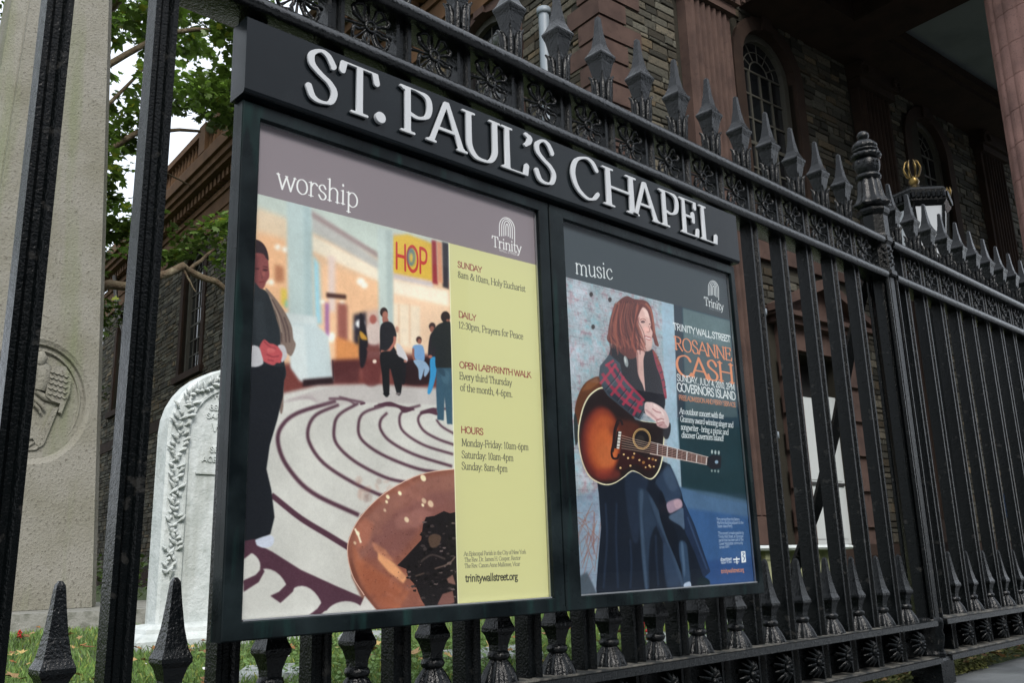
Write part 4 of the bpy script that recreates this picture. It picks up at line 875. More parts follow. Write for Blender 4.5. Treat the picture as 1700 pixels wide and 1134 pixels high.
def simplify(L,eps):
    P=np.array(L); n=len(P); i0=0; i1=int(np.argmax(((P-P[0])**2).sum(1)))
    def dp(a,b):
        if b<=a+1: return []
        A,B=P[a],P[b%n]; d=B-A; l=np.hypot(*d)+1e-12; q=P[a+1:b]-A; dist=np.abs(q[:,0]*d[1]-q[:,1]*d[0])/l; k=int(np.argmax(dist))
        if dist[k]<eps: return []
        k+=a+1; return dp(a,k)+[k]+dp(k,b)
    idx=[i0]+dp(i0,i1)+[i1]+dp(i1,n); return P[idx]
def letter_mesh(ch,style,h,wx,depth,flat=True,st=.012,bev=.0004):
    """solid letter: h = cap height, wx = width scale; outline from the stroke alphabet"""
    adv,S=glyph_segs(ch,style); X,Y=np.meshgrid(np.arange(-.2,adv+.2,st),np.arange(-.3,.85,st)); D=seg_dist(X,Y,S)
    if flat and ch not in "SCO'U.,": D=np.maximum(D,np.maximum(Y-.7,-Y))
    if ch=='U': D=np.maximum(D,Y-.7)
    cu=bpy.data.curves.new('t','CURVE'); cu.dimensions='2D'; cu.fill_mode='BOTH'; cu.extrude=depth/2; cu.bevel_depth=bev; cu.bevel_resolution=0
    for L in contours(D,-.2,-.3,st):
        Q=simplify(L,.0022); sp=cu.splines.new('POLY'); sp.points.add(len(Q)-1)
        for i,q in enumerate(Q): sp.points[i].co=(q[0]*wx,q[1]*h/.7,0,1)
        sp.use_cyclic_u=True
    o=bpy.data.objects.new('t',cu); COL.objects.link(o); dg=bpy.context.evaluated_depsgraph_get(); me=bpy.data.meshes.new_from_object(o.evaluated_get(dg)); bpy.data.objects.remove(o)
    me.transform(Matrix.Rotation(math.pi/2,4,'X')); me.materials.clear(); return me
HS=(.096,.034,True)
# measured left edge and right edge of every letter on the header, base line at z=1.571, cap .122
for ch,xa,xb in (('S',.491,.573),('T',.578,.690),('.',.678,.706),('P',.750,.850),('A',.832,.962),('U',.948,1.082),('L',1.084,1.186),("'",1.170,1.203),('S',1.208,1.293),
                 ('C',1.357,1.478),('H',1.496,1.655),('A',1.632,1.764),('P',1.770,1.872),('E',1.878,1.978),('L',1.986,2.084)):
    adv,S=glyph_segs(ch,HS)
    if ch=='.': lo,hi=.035,.155; wx=(xb-xa)/.12
    elif ch=='A': lo,hi=-.09,.76; wx=(xb-xa)/(hi-lo)
    else:
        lo=min((S[:,0]-S[:,4]*1).min(),(S[:,2]-S[:,4]).min()); hi=max((S[:,0]+S[:,4]).max(),(S[:,2]+S[:,4]).max()); wx=(xb-xa)/(hi-lo)
    if ch=='.':
        b=MB(); t=np.linspace(0,2*math.pi,24,endpoint=False); c=((xa+xb)/2,1.583)
        b.loft([[(c[0]+r*math.cos(u),y,c[1]+r*math.sin(u)) for u in t] for r,y in ((.0145,-.1375),(.0145,-.146),(.0138,-.147))],smooth=False); b.build('letter',LETM,board); continue
    me=letter_mesh(ch,HS,.124,wx,.006); me.name='letter'
    put('letter',me,LETM,(xa-lo*wx,-.1415,1.5705),board)
b=MB()
for x in (.50,.95,1.4,1.95): b.box(x-.02,x+.02,-.0675,-.0605,1.25,1.45)
board.rotation_euler.y=-R(.42)
# ---------------------------------------------------------------- ground: one sheet to the horizon, kerb, lawn, pavement
b=MB(); xs_=[-150,-20,-4]+[x*.5 for x in range(-7,30)]+[20,150]; ys_=[-150,-20,-6,-3,-1.5,-.6,-.12,.03,.07,.17,.24,.34,.48,.8,1.5,3,5,8,14,30,60,250]
def gz(x,y): return 0 if y<.05 else (.012 if y<.2 else (.035 if y<.3 else (.07 if y<.4 else (.10 if y<=8 else .10+.004*(y-8)))))
V=[(x,y,gz(x,y)-.03*(y<.05)) for y in ys_ for x in xs_]; nx=len(xs_)
b.add(V,[(j*nx+i,j*nx+i+1,(j+1)*nx+i+1,(j+1)*nx+i) for j in range(len(ys_)-1) for i in range(nx-1)],True)
tag(b.build('ground',LAWN,fix=False),kind='structure')
b=MB(); rg=random.Random(5)
xs2=[-30,-6]+[x*.4-3 for x in range(0,34)]+[14,30,80]; ys2=[-40,-8,-4,-2,-1,-.5,-.3,-.1,-.02,.06]
V=[]
for y in ys2:
    for i,x in enumerate(xs2): V.append((x,y+(rg.uniform(-.015,.02) if y==.06 else 0),0. if y<.03 else -.004))
n2=len(xs2); b.add(V,[(j*n2+i,j*n2+i+1,(j+1)*n2+i+1,(j+1)*n2+i) for j in range(len(ys2)-1) for i in range(n2-1)],True); tag(b.build('pavement',PAVE,fix=False),kind='structure')
def numeric(name,V,F,m,tone=None,parent=None,kind='stuff'):
    me=bpy.data.meshes.new(name); me.from_pydata(V,[],F)
    if tone is not None:
        a=me.color_attributes.new('tone','FLOAT_COLOR','CORNER'); a.data.foreach_set('color',np.c_[tone,np.ones(len(tone))].astype(np.float32).ravel())
    me.update(); o=put(name,me,m,(0,0,0),parent)
    if kind: o['kind']=kind
    return o
rn=np.random.RandomState(11)
def blades(name,N,x0,x1,y0,y1,m,hmin,hmax,wid,z,seed,keep=None):
    rn=np.random.RandomState(seed); x=rn.uniform(x0,x1,N); y=rn.uniform(y0,y1,N)
    if keep is not None: k=keep(x,y); x,y=x[k],y[k]
    N=len(x); a=rn.uniform(0,2*np.pi,N); h=rn.uniform(hmin,hmax,N); ln=rn.uniform(-.5,.5,(N,2))*h[:,None]; w=wid*rn.uniform(.6,1.3,N)
    cx,cy=np.cos(a)*w,np.sin(a)*w; zz=np.full(N,z)
    P=np.stack([np.c_[x-cx,y-cy,zz],np.c_[x+cx,y+cy,zz],np.c_[x+cx*.7+ln[:,0]*.35,y+cy*.7+ln[:,1]*.35,zz+h*.6],np.c_[x+ln[:,0],y+ln[:,1],zz+h]],1).reshape(-1,3)
    i=np.arange(N)*4; F=np.stack([i,i+1,i+2,i+3],1)
    patch=.75+.5*(np.sin(x*1.7+y*2.3)*np.sin(y*1.1-x*.9)*.5+.5); t=rn.uniform(.55,1.35,N)*patch; yl=rn.uniform(0,1,N)<.12
    tone=np.c_[t*(1+.9*yl),t*(1+.25*yl),t*.9]; tone=np.repeat(tone,4,0)
    return numeric(name,P.tolist(),F.tolist(),m,tone)
see=lambda x,y:(np.hypot(x+.437,y+1.766)<9.5)
blades('grass',70000,-.6,8.5,.42,3.2,GRASS,.022,.06,.0028,.096,1)
blades('grass',42000,-.5,7.5,3.2,8.6,GRASS,.025,.06,.0045,.098,2)
# clover and low weeds among the grass: small round leaflets
def leaflets(name,N,boxes,m,size,z0,z1,seed,tilt=.5,tonef=(.7,1.3)):
    rn=np.random.RandomState(seed); V=[];F=[];T=[]
    for q in range(N):
        bx=boxes[rn.randint(len(boxes))]; c=np.array([rn.uniform(bx[0],bx[1]),rn.uniform(bx[2],bx[3]),rn.uniform(z0,z1)])
        u=np.array([np.cos(q*2.4),np.sin(q*2.4),rn.uniform(-tilt,tilt)]); w=np.array([-np.sin(q*2.4),np.cos(q*2.4),rn.uniform(-tilt,tilt)]); s=size*rn.uniform(.5,1.3)
        n=len(V); 
        for k in range(6): V.append(tuple(c+s*(u*np.cos(k*np.pi/3)+w*np.sin(k*np.pi/3)*.75)))
        F.append(tuple(range(n,n+6))); t=rn.uniform(*tonef); T+=[(t,t,t)]*6
    return numeric(name,V,F,m,np.array(T))
leaflets('clover',5200,[(.3,3.4,.6,2.2),(.5,5.5,.35,1.4),(1.5,3.,1.2,3.)],GRASS,.011,.115,.165,21)
WHITEP=mat('small_white_flower',(.7,.7,.68),.6); leaflets('clover_flowers',110,[(.3,3.4,.6,2.6),(2,5.5,.35,1.4)],WHITEP,.008,.15,.172,22)
# fallen leaves on lawn and along the foot of the railing
def fallen(name,N,boxes,z,seed,s0=.035):
    rn=np.random.RandomState(seed); V=[];F=[];T=[]
    cols=[(1.,.9,.8),(1.3,1.15,.9),(.6,.42,.3),(1.5,1.5,1.1),(.8,.5,.25)]
    for q in range(N):
        bx=boxes[rn.randint(len(boxes))]; c=np.array([rn.uniform(bx[0],bx[1]),rn.uniform(bx[2],bx[3]),z+rn.uniform(0,.03)]); a=rn.uniform(0,6.3); s=s0*rn.uniform(.6,1.4)
        u=np.array([np.cos(a),np.sin(a),rn.uniform(-.5,.5)]); w=np.array([-np.sin(a),np.cos(a),rn.uniform(-.5,.5)]); n=len(V); V.append(tuple(c))
        prof=[1,.45,.8,.4,.9,.35,.8,.4,.9,.45]
        for k,r in enumerate(prof): th=k*2*np.pi/10; V.append(tuple(c+s*r*(u*np.cos(th)+w*np.sin(th))+np.array([0,0,.3*s*rn.uniform(0,1)])))
        for k in range(10): F.append((n,n+1+k,n+1+(k+1)%10)); 
        T+=[cols[rn.randint(5)]]*30
    return numeric(name,V,F,DLEAF,np.array(T))
fallen('fallen_leaves',230,[(.3,6,.6,4.),(.8,3.5,3.5,6.3),(.5,2.8,1.5,4.5)],.125,31)
fallen('fallen_leaves',300,[(3.7,9,.0,.26),(3.7,7,.02,.20),(2.4,3.6,.06,.28)],.018,32,.020)
# moss and weeds at the foot of the railing
leaflets('moss',5200,[(3.6,4.5,.03,.18),(3.7,4.3,.01,.12),(4.3,7.,.04,.20),(2.3,3.6,.05,.24)],MOSS,.0085,.004,.036,41,.9,(.5,1.4))
# flat stones let into the lawn
def slab(pts,lab,z=.135):
    b=MB(); P=[(x,y) for x,y in pts]; n=len(P)
    b.loft([[(x,y,.06) for x,y in P],[(x,y,z-.006) for x,y in P],[(x*.99+sum(p[0] for p in P)/n*.01,y*.99+sum(p[1] for p in P)/n*.01,z) for x,y in P]],smooth=False)
    tag(b.build('ledger_stone',SLAB),lab,'ledger stone','flat stones set in the lawn')
slab([(1.35,1.82),(1.62,1.66),(1.86,1.98),(1.58,2.15)],'small flat grey stone in the grass below the left half of the notice board')
slab([(2.30,1.50),(2.72,1.42),(2.92,1.82),(2.50,1.93)],'flat pale stone in the lawn under the middle of the notice board')
slab([(3.28,1.22),(3.75,1.15),(4.15,1.64),(3.70,1.75)],'broad flat pale stone in the lawn under the concert poster')
slab([(4.55,1.55),(5.3,1.5),(6.0,2.1),(5.2,2.2)],'long flat pale stone in the lawn just right of the notice board')
slab([(2.62,3.05),(2.95,2.9),(3.15,3.2),(2.85,3.35)],'small flat stone in the lawn right of the white headstone plinth',.15)
# kerb under the monument
b=MB()
P0=np.array([2.1,6.38]); dx=np.array([1,-.35]);dx=dx/np.hypot(*dx); dy=np.array([.35,1.]);dy=dy/np.hypot(*dy)
kerb=empty('monument_kerb',(2.1,6.4,.1),'low weathered stone kerb around the tall grey monument','stone kerb')
for i in range(-4,3):
    b=MB(); q=P0+dx*(i*1.1); b.obox((q[0],q[1],.0),dx,dy,.004,1.096,0,.30,.05,.252); b.build('kerb_stone',KERB,kerb)
b=MB(); q=P0; b.obox((q[0],q[1],0),dx,dy,-4.4,3.2,.302,3.4,.05,.236); b.build('kerb_infill',KERB,kerb)
# tall tapering monument with an oval medallion
mon=empty('stone_monument',(2.1,8.35,.24),'tall tapering grey stone obelisk with a carved oval medallion, behind the railing at left','monument')
def hw(z): return .665-.0405*(z-.25)
MC=(2.10,8.355)
def yfr(z): return MC[1]-hw(z)
def ring(z,h,ch):
    P=[(-h+ch,-h),(h-ch,-h),(h,-h+ch),(h,h-ch),(h-ch,h),(-h+ch,h),(-h,h-ch),(-h,-h+ch)]; return [(MC[0]+x,MC[1]+y,z) for x,y in P]
b=MB(); rr=[]
for z in (.24,1.2,3.4,6.,9.2):
    h=hw(z); f=.055; ch=.17
    P=[(-h,-h+f),(h,-h+f),(h+ch*.72,-h+f+ch),(h+ch*.72,h-ch),(h,h),(-h,h),(-h-ch*.72,h-ch),(-h-ch*.72,-h+f+ch)]; rr.append([(MC[0]+x,MC[1]+y,z) for x,y in P])
b.loft(rr,smooth=False); b.build('shaft',OBM,mon)
# front skin with the oval opening
ax_,az_=.49,.60; cx_,cz_=2.11,2.225
N=72; inner=[];outer=[]
zlo,zhi=.24,9.2
angs=sorted([2*math.pi*k/N for k in range(N)]+[math.atan2(zz-cz_,sg*hw(zz)) for zz in (zlo,zhi) for sg in (-1,1)],key=lambda a:a%(2*math.pi))
for a in angs:
    ca,sa=math.cos(a),math.sin(a); k=1/math.hypot(ca/ax_,sa/az_); inner.append((cx_+ca*k,cz_+sa*k))
    # ray against the trapezoid
    best=1e9
    if sa>1e-6: best=min(best,(zhi-cz_)/sa)
    if sa<-1e-6: best=min(best,(zlo-cz_)/sa)
    for sg in (-1,1):
        den=sg*ca+.0405*sa; 
        if den>1e-6: best=min(best,hw(cz_)/den)
    outer.append((cx_+ca*best,cz_+sa*best))
n=len(angs); b=MB()
def yy(z,o=0): return yfr(z)+o
rings=[[(x,yy(z,.0545),z) for x,z in outer],[(x,yy(z),z) for x,z in outer]]
for s_,o in ((1.05,0),(1.0,.016),(.97,.022),(.95,.05)):
    rings.append([(cx_+(x-cx_)*s_,yy(cz_+(z-cz_)*s_,o),cz_+(z-cz_)*s_) for x,z in inner])
b.loft(rings,cap=False,smooth=False); b.build('face_panel',OBM,mon)
b=MB(); t=np.linspace(0,2*math.pi,64,endpoint=False)
b.tube([(cx_+ax_*.86*math.cos(u),yy(cz_,.052),cz_+az_*.87*math.sin(u)) for u in t],.012,6,close=True); b.build('medallion_ring',OBM,mon)
yr=yy(2.2,.052)
def relief(name,P,r,n=8):
    b=MB(); b.tube([(x,yr-r[i]*.35,z) for i,(x,z) in enumerate(P)],r,n); b.v=[(x,yr+(y-yr)*.7,z) for x,y,z in b.v]; return b
b=MB()
wing=[(2.20,2.52),(2.28,2.60),(2.36,2.60),(2.42,2.50),(2.42,2.34),(2.38,2.20),(2.36,2.12),(2.33,2.13),(2.34,2.22),(2.26,2.24),(2.20,2.28)]
b.prism(wing,yr-.045,yr)
for r_ in range(5):
    for k in range(4): 
        x=2.23+.045*k; z=2.52-.055*r_-.01*k; b.tube([(x-.02,yr-.047,z+.015),(x+.005,yr-.054,z),(x+.03,yr-.047,z+.018)],[.006,.011,.006],5)
b.build('carved_wing',OBM,mon)
b=relief('a',[(2.10,2.62),(2.16,2.56),(2.17,2.45),(2.15,2.34)],[.05,.075,.07,.05]); b.tube([(2.12,yr-.03,2.72),(2.13,yr-.045,2.66),(2.12,yr-.03,2.6)],[.03,.055,.04],10); b.build('carved_figure',OBM,mon)
b=relief('a',[(2.12,2.33),(2.20,2.27),(2.31,2.25),(2.37,2.24)],[.03,.034,.034,.03]); b.tube([(2.10,yr-.03,2.24),(2.17,yr-.035,2.19),(2.20,yr-.03,2.15)],.018,6); b.tube([(2.10,yr-.03,2.20),(2.15,yr-.035,2.15),(2.17,yr-.03,2.11)],.016,6); b.build('carved_arm',OBM,mon)
b=MB(); b.prism([(2.28,2.17),(2.33,2.18),(2.235,1.83),(2.225,1.80),(2.19,1.77),(2.165,1.80)],yr-.035,yr); 
b.tube([(2.20,yr-.02,1.80),(2.16,yr-.02,1.75),(2.10,yr-.02,1.74),(2.09,yr-.02,1.78),(2.14,yr-.02,1.82),(2.12,yr-.02,1.86),(2.06,yr-.02,1.84)],.014,6)
for k in range(4): b.lathe((2.205+.024*k,yr-.036,1.86+.075*k),[(.001,-.008),(.01,0),(.001,.008)],7)
b.build('carved_scroll',OBM,mon)
# white headstone
HX0,HX1,HZ,HY=1.835,2.795,1.875,3.81
hs=empty('headstone',(2.32,3.88,.1),'white marble round-topped headstone with a carved leaf border and raised lettering','headstone')
def arch(x0,x1,z0,zt,n=18):
    r=(x1-x0)/2; c=(x0+x1)/2; return [(x0,z0)]+[(c-r*math.cos(a),zt-r*.95+r*.95*math.sin(a)) for a in np.linspace(0,math.pi,n)]+[(x1,z0)]
A0=arch(HX0,HX1,.24,HZ); ins=lambda k,z0:arch(HX0+k,HX1-k,z0,HZ-k)
b=MB(); loops=[[(x,HY+.17,z) for x,z in A0],[(x,HY+.015,z) for x,z in A0],[(x,HY,z) for x,z in ins(.015,.24)],[(x,HY,z) for x,z in ins(.115,.24)],[(x,HY-.004,z) for x,z in ins(.12,.24)],[(x,HY-.004,z) for x,z in ins(.135,.24)],[(x,HY+.016,z) for x,z in ins(.15,.24)]]
b.loft(loops,smooth=False); b.build('stone',MARB,hs)
b=MB(); rn=random.Random(8)
def bp(t): # along the border band, t in m from the foot on the left, up and over
    L1=HZ-.48*.95-.24-.30
    r=.48-.065
    if t<L1: return (HX0+.065,.54+t,0,1)
    a=(t-L1)/r; 
    return (2.315-r*math.cos(a),HZ-.456+ (r*.95)*math.sin(a),math.sin(a),math.cos(a))
t=0
while t<2.3:
    x,z,tx,tz=bp(t); 
    for s_ in (-1,1):
        a=math.atan2(tz,tx)+s_*rn.uniform(.5,1.1); L=rn.uniform(.04,.075); q=rn.uniform(-.035,.035)
        x0,z0=x+q*tz,z-q*tx; P=[(x0,HY+.002,z0),(x0+L*.5*math.cos(a),HY-.022,z0+L*.5*math.sin(a)),(x0+L*math.cos(a),HY-.004,z0+L*math.sin(a))]
        b.tube(P,[.004,.015,.002],4)
    if rn.random()<.5: b.lathe((x+rn.uniform(-.03,.03),HY-.008,z),[(.001,-.014),(.014,0),(.001,.014)],7)
    t+=.034
b.tube([(HX0+.065,HY-.0,.50),(HX0+.07,HY-.015,.56)],[.002,.02],5); b.build('leaf_border',MARB,hs)
def carve(txt,x,z,h,w=.9):
    for c in txt:
        if c!=' ':
            me=letter_mesh(c,(.14,.12,False),h,h/.7*w,.008,st=.03,bev=0); me.name='raised_letter'; put('raised_letter',me,MARB,(x,HY+.012,z),hs)
        x+=(glyph_segs(c,SANS)[0]+.10)*h/.7*w
for txt,x,z,h in (('TO THE',2.00,1.655,.040),('BELOVED',2.10,1.575,.036),('SARAH',2.085,1.520,.036),('W',2.125,1.435,.055),('V',2.175,1.375,.035),('SE',2.12,1.300,.036),('AGED',2.07,1.235,.036)): carve(txt,x,z,h)
b=MB(); b.box(2.03,2.60,HY+.004,HY+.0165,1.155,1.168); b.build('raised_line',MARB,hs)
b=MB(); pr=[(0,.0),(.145,.0),(.150,.03),(.148,.06),(.115,.085),(.085,.10),(.075,.125),(.04,.145),(.0,.15)]
b.loft([[(HX0-k,HY-k*.75,.095+z),(HX1+k,HY-k*.75,.095+z),(HX1+k,HY+.17+k*.75,.095+z),(HX0-k,HY+.17+k*.75,.095+z)] for k,z in pr],smooth=False); b.build('plinth',MARB,hs)
b=MB(); A=arch(3.66,4.15,.1,1.06,12); b.prism(A,8.46,8.58); A2=arch(3.71,4.10,.3,1.02,12); b.prism(A2,8.452,8.459); tag(b.build('dark_headstone',DARKST),'small dark slate headstone in the shade behind the white headstone','headstone')
# table tomb in front of the chapel
tt=empty('table_tomb',(7.2,3.3,.1),'pale table tomb with a white slab top, right of the notice board','tomb')
b=MB(); pr=[(-.0,.595),(.03,.60),(.045,.62),(.03,.642),(0,.648)]
b.loft([[(5.35-k,3.0-k,z),(8.93+k,3.0-k,z),(8.93+k,3.75+k,z),(5.35-k,3.75+k,z)] for k,z in pr],smooth=False); b.build('slab_top',MARB,tt)
b=MB(); b.box(5.45,8.75,3.12,3.65,.09,.594); b.build('side_panel',PALEG,tt)
for x in (5.6,6.5,7.4,8.3): 
    b=MB(); b.sq((x,3.09,0),[(.06,.09),(.06,.2),(.045,.22),(.05,.5),(.06,.52),(.06,.593)]); b.build('baluster',PALEG,tt)
# red salvias
def salvia(x,y,h,lab,sd,nf=7):
    rn=random.Random(sd); e=empty('salvia',(x,y,.1),lab,'flower','red flowers in the lawn')
    b=MB(); b.tube([(x,y,.09),(x+rn.uniform(-.01,.01),y,.1+h*.6),(x+rn.uniform(-.015,.015),y,.1+h)],.0022,5); b.build('stem',STEMM,e)
    b=MB()
    for k in range(9):
        a=rn.uniform(0,6.3); z=.1+h*rn.uniform(.05,.55); L=rn.uniform(.02,.045); u=(math.cos(a),math.sin(a)); w=(-u[1],u[0])
        b.add([(x,y,z),(x+u[0]*L*.5+w[0]*L*.25,y+u[1]*L*.5+w[1]*L*.25,z+.012),(x+u[0]*L,y+u[1]*L,z-.004),(x+u[0]*L*.5-w[0]*L*.25,y+u[1]*L*.5-w[1]*L*.25,z+.012)],[(0,1,2,3)])
    b.build('leaf',GRASS,e,fix=False)
    b=MB()
    for k in range(nf):
        z=.1+h*(.45+.55*k/nf); a=k*2.4; c=(x+.009*math.cos(a),y+.009*math.sin(a),z)
        b.lathe(c,[(.001,-.007),(.006+.004*rn.random(),-.001),(.004,.006),(.001,.009)],6)
    b.build('blossom',PETAL,e)
for i,(x,y,h,lab) in enumerate(((2.436,6.25,.19,'red salvia in front of the kerb, right of the monument edge'),(3.22,5.55,.22,'red salvia by the kerb in the gap left of the white headstone'),(2.60,4.9,.13,'low red salvia close to the white headstone'),
   (1.50,5.3,.09,'small red flower at the foot of the kerb beneath the monument'),(2.50,1.12,.19,'tall red salvia seen below the frame between the two posters'),(3.03,1.05,.19,'tall red salvia below the left edge of the concert poster'),
   (3.10,1.20,.10,'short red salvia beside the tall one under the concert poster'),(4.35,1.35,.20,'red salvia just below the right corner of the notice board'),(4.95,1.38,.16,'red salvia in the lawn right of the notice board'),(3.9,.9,.06,'tiny red flower low under the concert poster'))): salvia(x,y,h,lab,i,5+i%4)
# ---------------------------------------------------------------- the chapel
TH=R(5); KX,KY=8.3,5.5
DS=(math.sin(TH),math.cos(TH)); DF=(math.cos(TH),-math.sin(TH))      # along the flank (away), along the front (right)
NS=(-DF[0],-DF[1]); NF=(-DS[0],-DS[1])                                # outward normals
chap=empty('chapel',(KX,KY,.1),'dark rubble-stone chapel with brown quoins, arched windows and a deep columned portico','chapel')
O=(KX,KY,0)
def side(b,u0,u1,p0,p1,z0,z1): b.obox(O,DS,NS,u0,u1,p0,p1,z0,z1)      # p = proud of the wall face
def front(b,u0,u1,p0,p1,z0,z1): b.obox(O,DF,NF,u0,u1,p0,p1,z0,z1)
WT=12.0
# windows: (centre, sill, springing, half width)
SWIN=[(2.75,5.95,8.75,.80),(9.7,5.95,8.75,.80),(16.65,5.95,8.75,.80),(23.6,5.95,8.75,.80)]
FWIN=[(3.95,5.75,8.55,.72),(9.3,5.75,8.55,.72)]
def wall(boxer,L,wins,extra,z0,z1,name,th=.5):
    """backing wall with real openings, cut in strips"""
    b=MB(); xs=sorted(set([0,L]+[c+s*h for c,_,_,h in wins for s in (-1,1)]+[e for q in extra for e in q[:2]]))
    for a,c in zip(xs[:-1],xs[1:]):
        m=(a+c)/2; holes=[(zs,zt+h) for cc,zs,zt,h in wins if abs(m-cc)<h]+[(q[2],q[3]) for q in extra if q[0]<m<q[1]]
        z=z0
        for h0,h1 in sorted(holes):
            if h0>z: boxer(b,a,c,-th,-.012,z,h0)
            z=h1
        boxer(b,a,c,-th,-.012,z,z1)
    return b.build(name,MORT,chap)
FDOOR=[(3.93,5.12,.69,3.62)]
ws=wall(side,26.5,SWIN,[],0,WT,'flank_wall'); wf=wall(front,14.5,FWIN,FDOOR,0,WT-.1,'front_wall')
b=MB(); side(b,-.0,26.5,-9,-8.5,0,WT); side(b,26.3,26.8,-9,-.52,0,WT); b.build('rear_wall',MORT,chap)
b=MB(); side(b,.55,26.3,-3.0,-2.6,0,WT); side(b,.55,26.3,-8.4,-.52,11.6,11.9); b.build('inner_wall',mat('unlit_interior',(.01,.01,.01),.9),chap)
rs_=random.Random(77)
STN=[]
def in_win(u,z,u2,z2,wins,extra,mg=.24):
    for c,zs,zt,h in wins:
        H=h+mg
        if u2>c-H and u<c+H and z2>zs-.22:
            zz=max(z,zt); dx=max(0,abs((u+u2)/2-c)-(u2-u)/2*.6)
            if z<zt or (dx*dx+(zz-zt)**2)<H*H: return True
    for q in extra:
        if u2>q[0] and u<q[1] and z2>q[2] and z<q[3]: return True
    return False
def rubble(axis,norm,L,z0,z1,wins,extra,near,sz=1.):
    z=z0; 
    while z<z1:
        h=rs_.uniform(.075,.165)*sz; u=-rs_.uniform(0,.3)
        cuts=sorted([e for q in extra if z+h>q[2] and z<q[3] for e in q[:2]]+[c+s_*(hh+.25) for c,zs,zt,hh in wins if z+h>zs-.22 and z<zt for s_ in (-1,1)])
        while u<L:
            w=rs_.uniform(.14,.52)*sz; u2=min(u+w,L)
            for cu in cuts:
                if u+.02<cu<u2+.06: u2=cu; break
            if u2-max(u,0)>.05 and not in_win(u,z,u2,z+h,wins,extra):
                a=max(u,0)+.010; c=u2-.010; p=rs_.uniform(.004,.032); j=lambda:rs_.uniform(-.012,.012)
                q=[(a+j(),z+.009+j()*.6),(c+j(),z+.009+j()*.6),(c+j(),z+h-.009+j()*.6),(a+j(),z+h-.009+j()*.6)]; e=.012
                V=[]
                for pp,sh in ((-.012,0),(p-.006,0),(p,e)):
                    cx=(a+c)/2; cz=z+h/2
                    for (x,zz) in q:
                        x2=x+(e if x<cx else -e)*(sh>0); z2=zz+(e*.8 if zz<cz else -e*.8)*(sh>0)
                        V.append((O[0]+axis[0]*x2+norm[0]*pp,O[1]+axis[1]*x2+norm[1]*pp,z2))
                F=[(8,9,10,11)]+[(k,(k+1)%4,4+(k+1)%4,4+k) for k in range(4)]+[(4+k,4+(k+1)%4,8+(k+1)%4,8+k) for k in range(4)]
                g=rs_.choice([.45,.6,.8,1.,1.2,1.6]); t=rs_.random(); tone=(g*1.18,g*1.0,g*.78) if t<.12 else ((g*1.03,g*1.0,g*.92) if t<.6 else (g*.86,g*.9,g*.88))
                STN.append((axis is DS,near(u,z),V,F,tone))
            u=u2
        z+=h
cornz=9.66
NOQ=[(-1,.37,0,13)]
rubble(DS,NS,26.4,4.95,cornz,SWIN,NOQ,lambda u,z:(0 if (.6<u<7 and z>5.4) else 100)+abs(u-1.5)+abs(z-7.8))
rubble(DS,NS,26.4,.3,4.6,[],NOQ,lambda u,z:200+u)
FX=[(-1,.47,0,13),(1.62,2.86,0,13),(2.9,5.9,5.02,5.42),(3.2,5.9,0,5.0) if False else (3.2,5.6,0,4.2),(6.45,7.75,0,13)]
rubble(DF,NF,14.4,5.45,9.5,FWIN,FX,lambda u,z:(0 if u<6.5 else 60)+abs(u-1.4)+abs(z-7.))
rubble(DF,NF,14.4,.7,5.0,[],FX,lambda u,z:(0 if (2.8<u<3.3 or 5.4<u<6.3) else 80)+abs(z-3)*.3)
# the stones that show largest are parts of their wall; the rest is one mass
for side_flag,par,quota in ((True,ws,190),(False,wf,110)):
    S=sorted([s for s in STN if s[0]==side_flag],key=lambda s:s[1])
    b=MB()
    for i,(_,_,V,F,tone) in enumerate(S):
        if i<quota: q=MB(); q.ct=tone; q.add(V,F); q.build('stone',STONE,par,fix=False)
        else: b.ct=tone; b.add(V,F)
    o=b.build('rubble_stonework',STONE,par,fix=False); o['kind']='stuff'
# rusticated quoins with chevron joints
z=.7; k=0
while z<cornz-.1:
    b=MB(); h=.335; a=(.62,.40)[k%2]+.0; c=(.50,.80)[k%2]; e=.022
    P=[(-.035,-.035)]
    # an L-shaped block wrapping the corner, edges chamfered towards the joints
    for zz0,zz1,pr in ((z+.004,z+e,.015),(z+e,z+h-e,.045),(z+h-e,z+h-.004,.015)):
        side(b,-pr,a,-.02,pr,zz0,zz1); front(b,-pr+.0005,c,-.02,pr-.0007,zz0+.0003,zz1-.0003)
    b.build('quoin',BROWN,chap); z+=h; k+=1
# base course, string courses
b=MB(); side(b,.64,26.4,-.01,.045,4.60,4.93); b.build('string_course',BROWN_SHADE,ws)
b=MB(); front(b,2.88,14.4,-.01,.06,5.04,5.38); front(b,.80,1.60,-.01,.055,5.04,5.38); b.build('string_course',BROWN,wf)
b=MB(); side(b,-.05,26.4,-.01,.06,.1,.68); front(b,-.05,3.2,-.01,.06,.1,.68); b.build('plinth_course',BROWN_SHADE,chap)
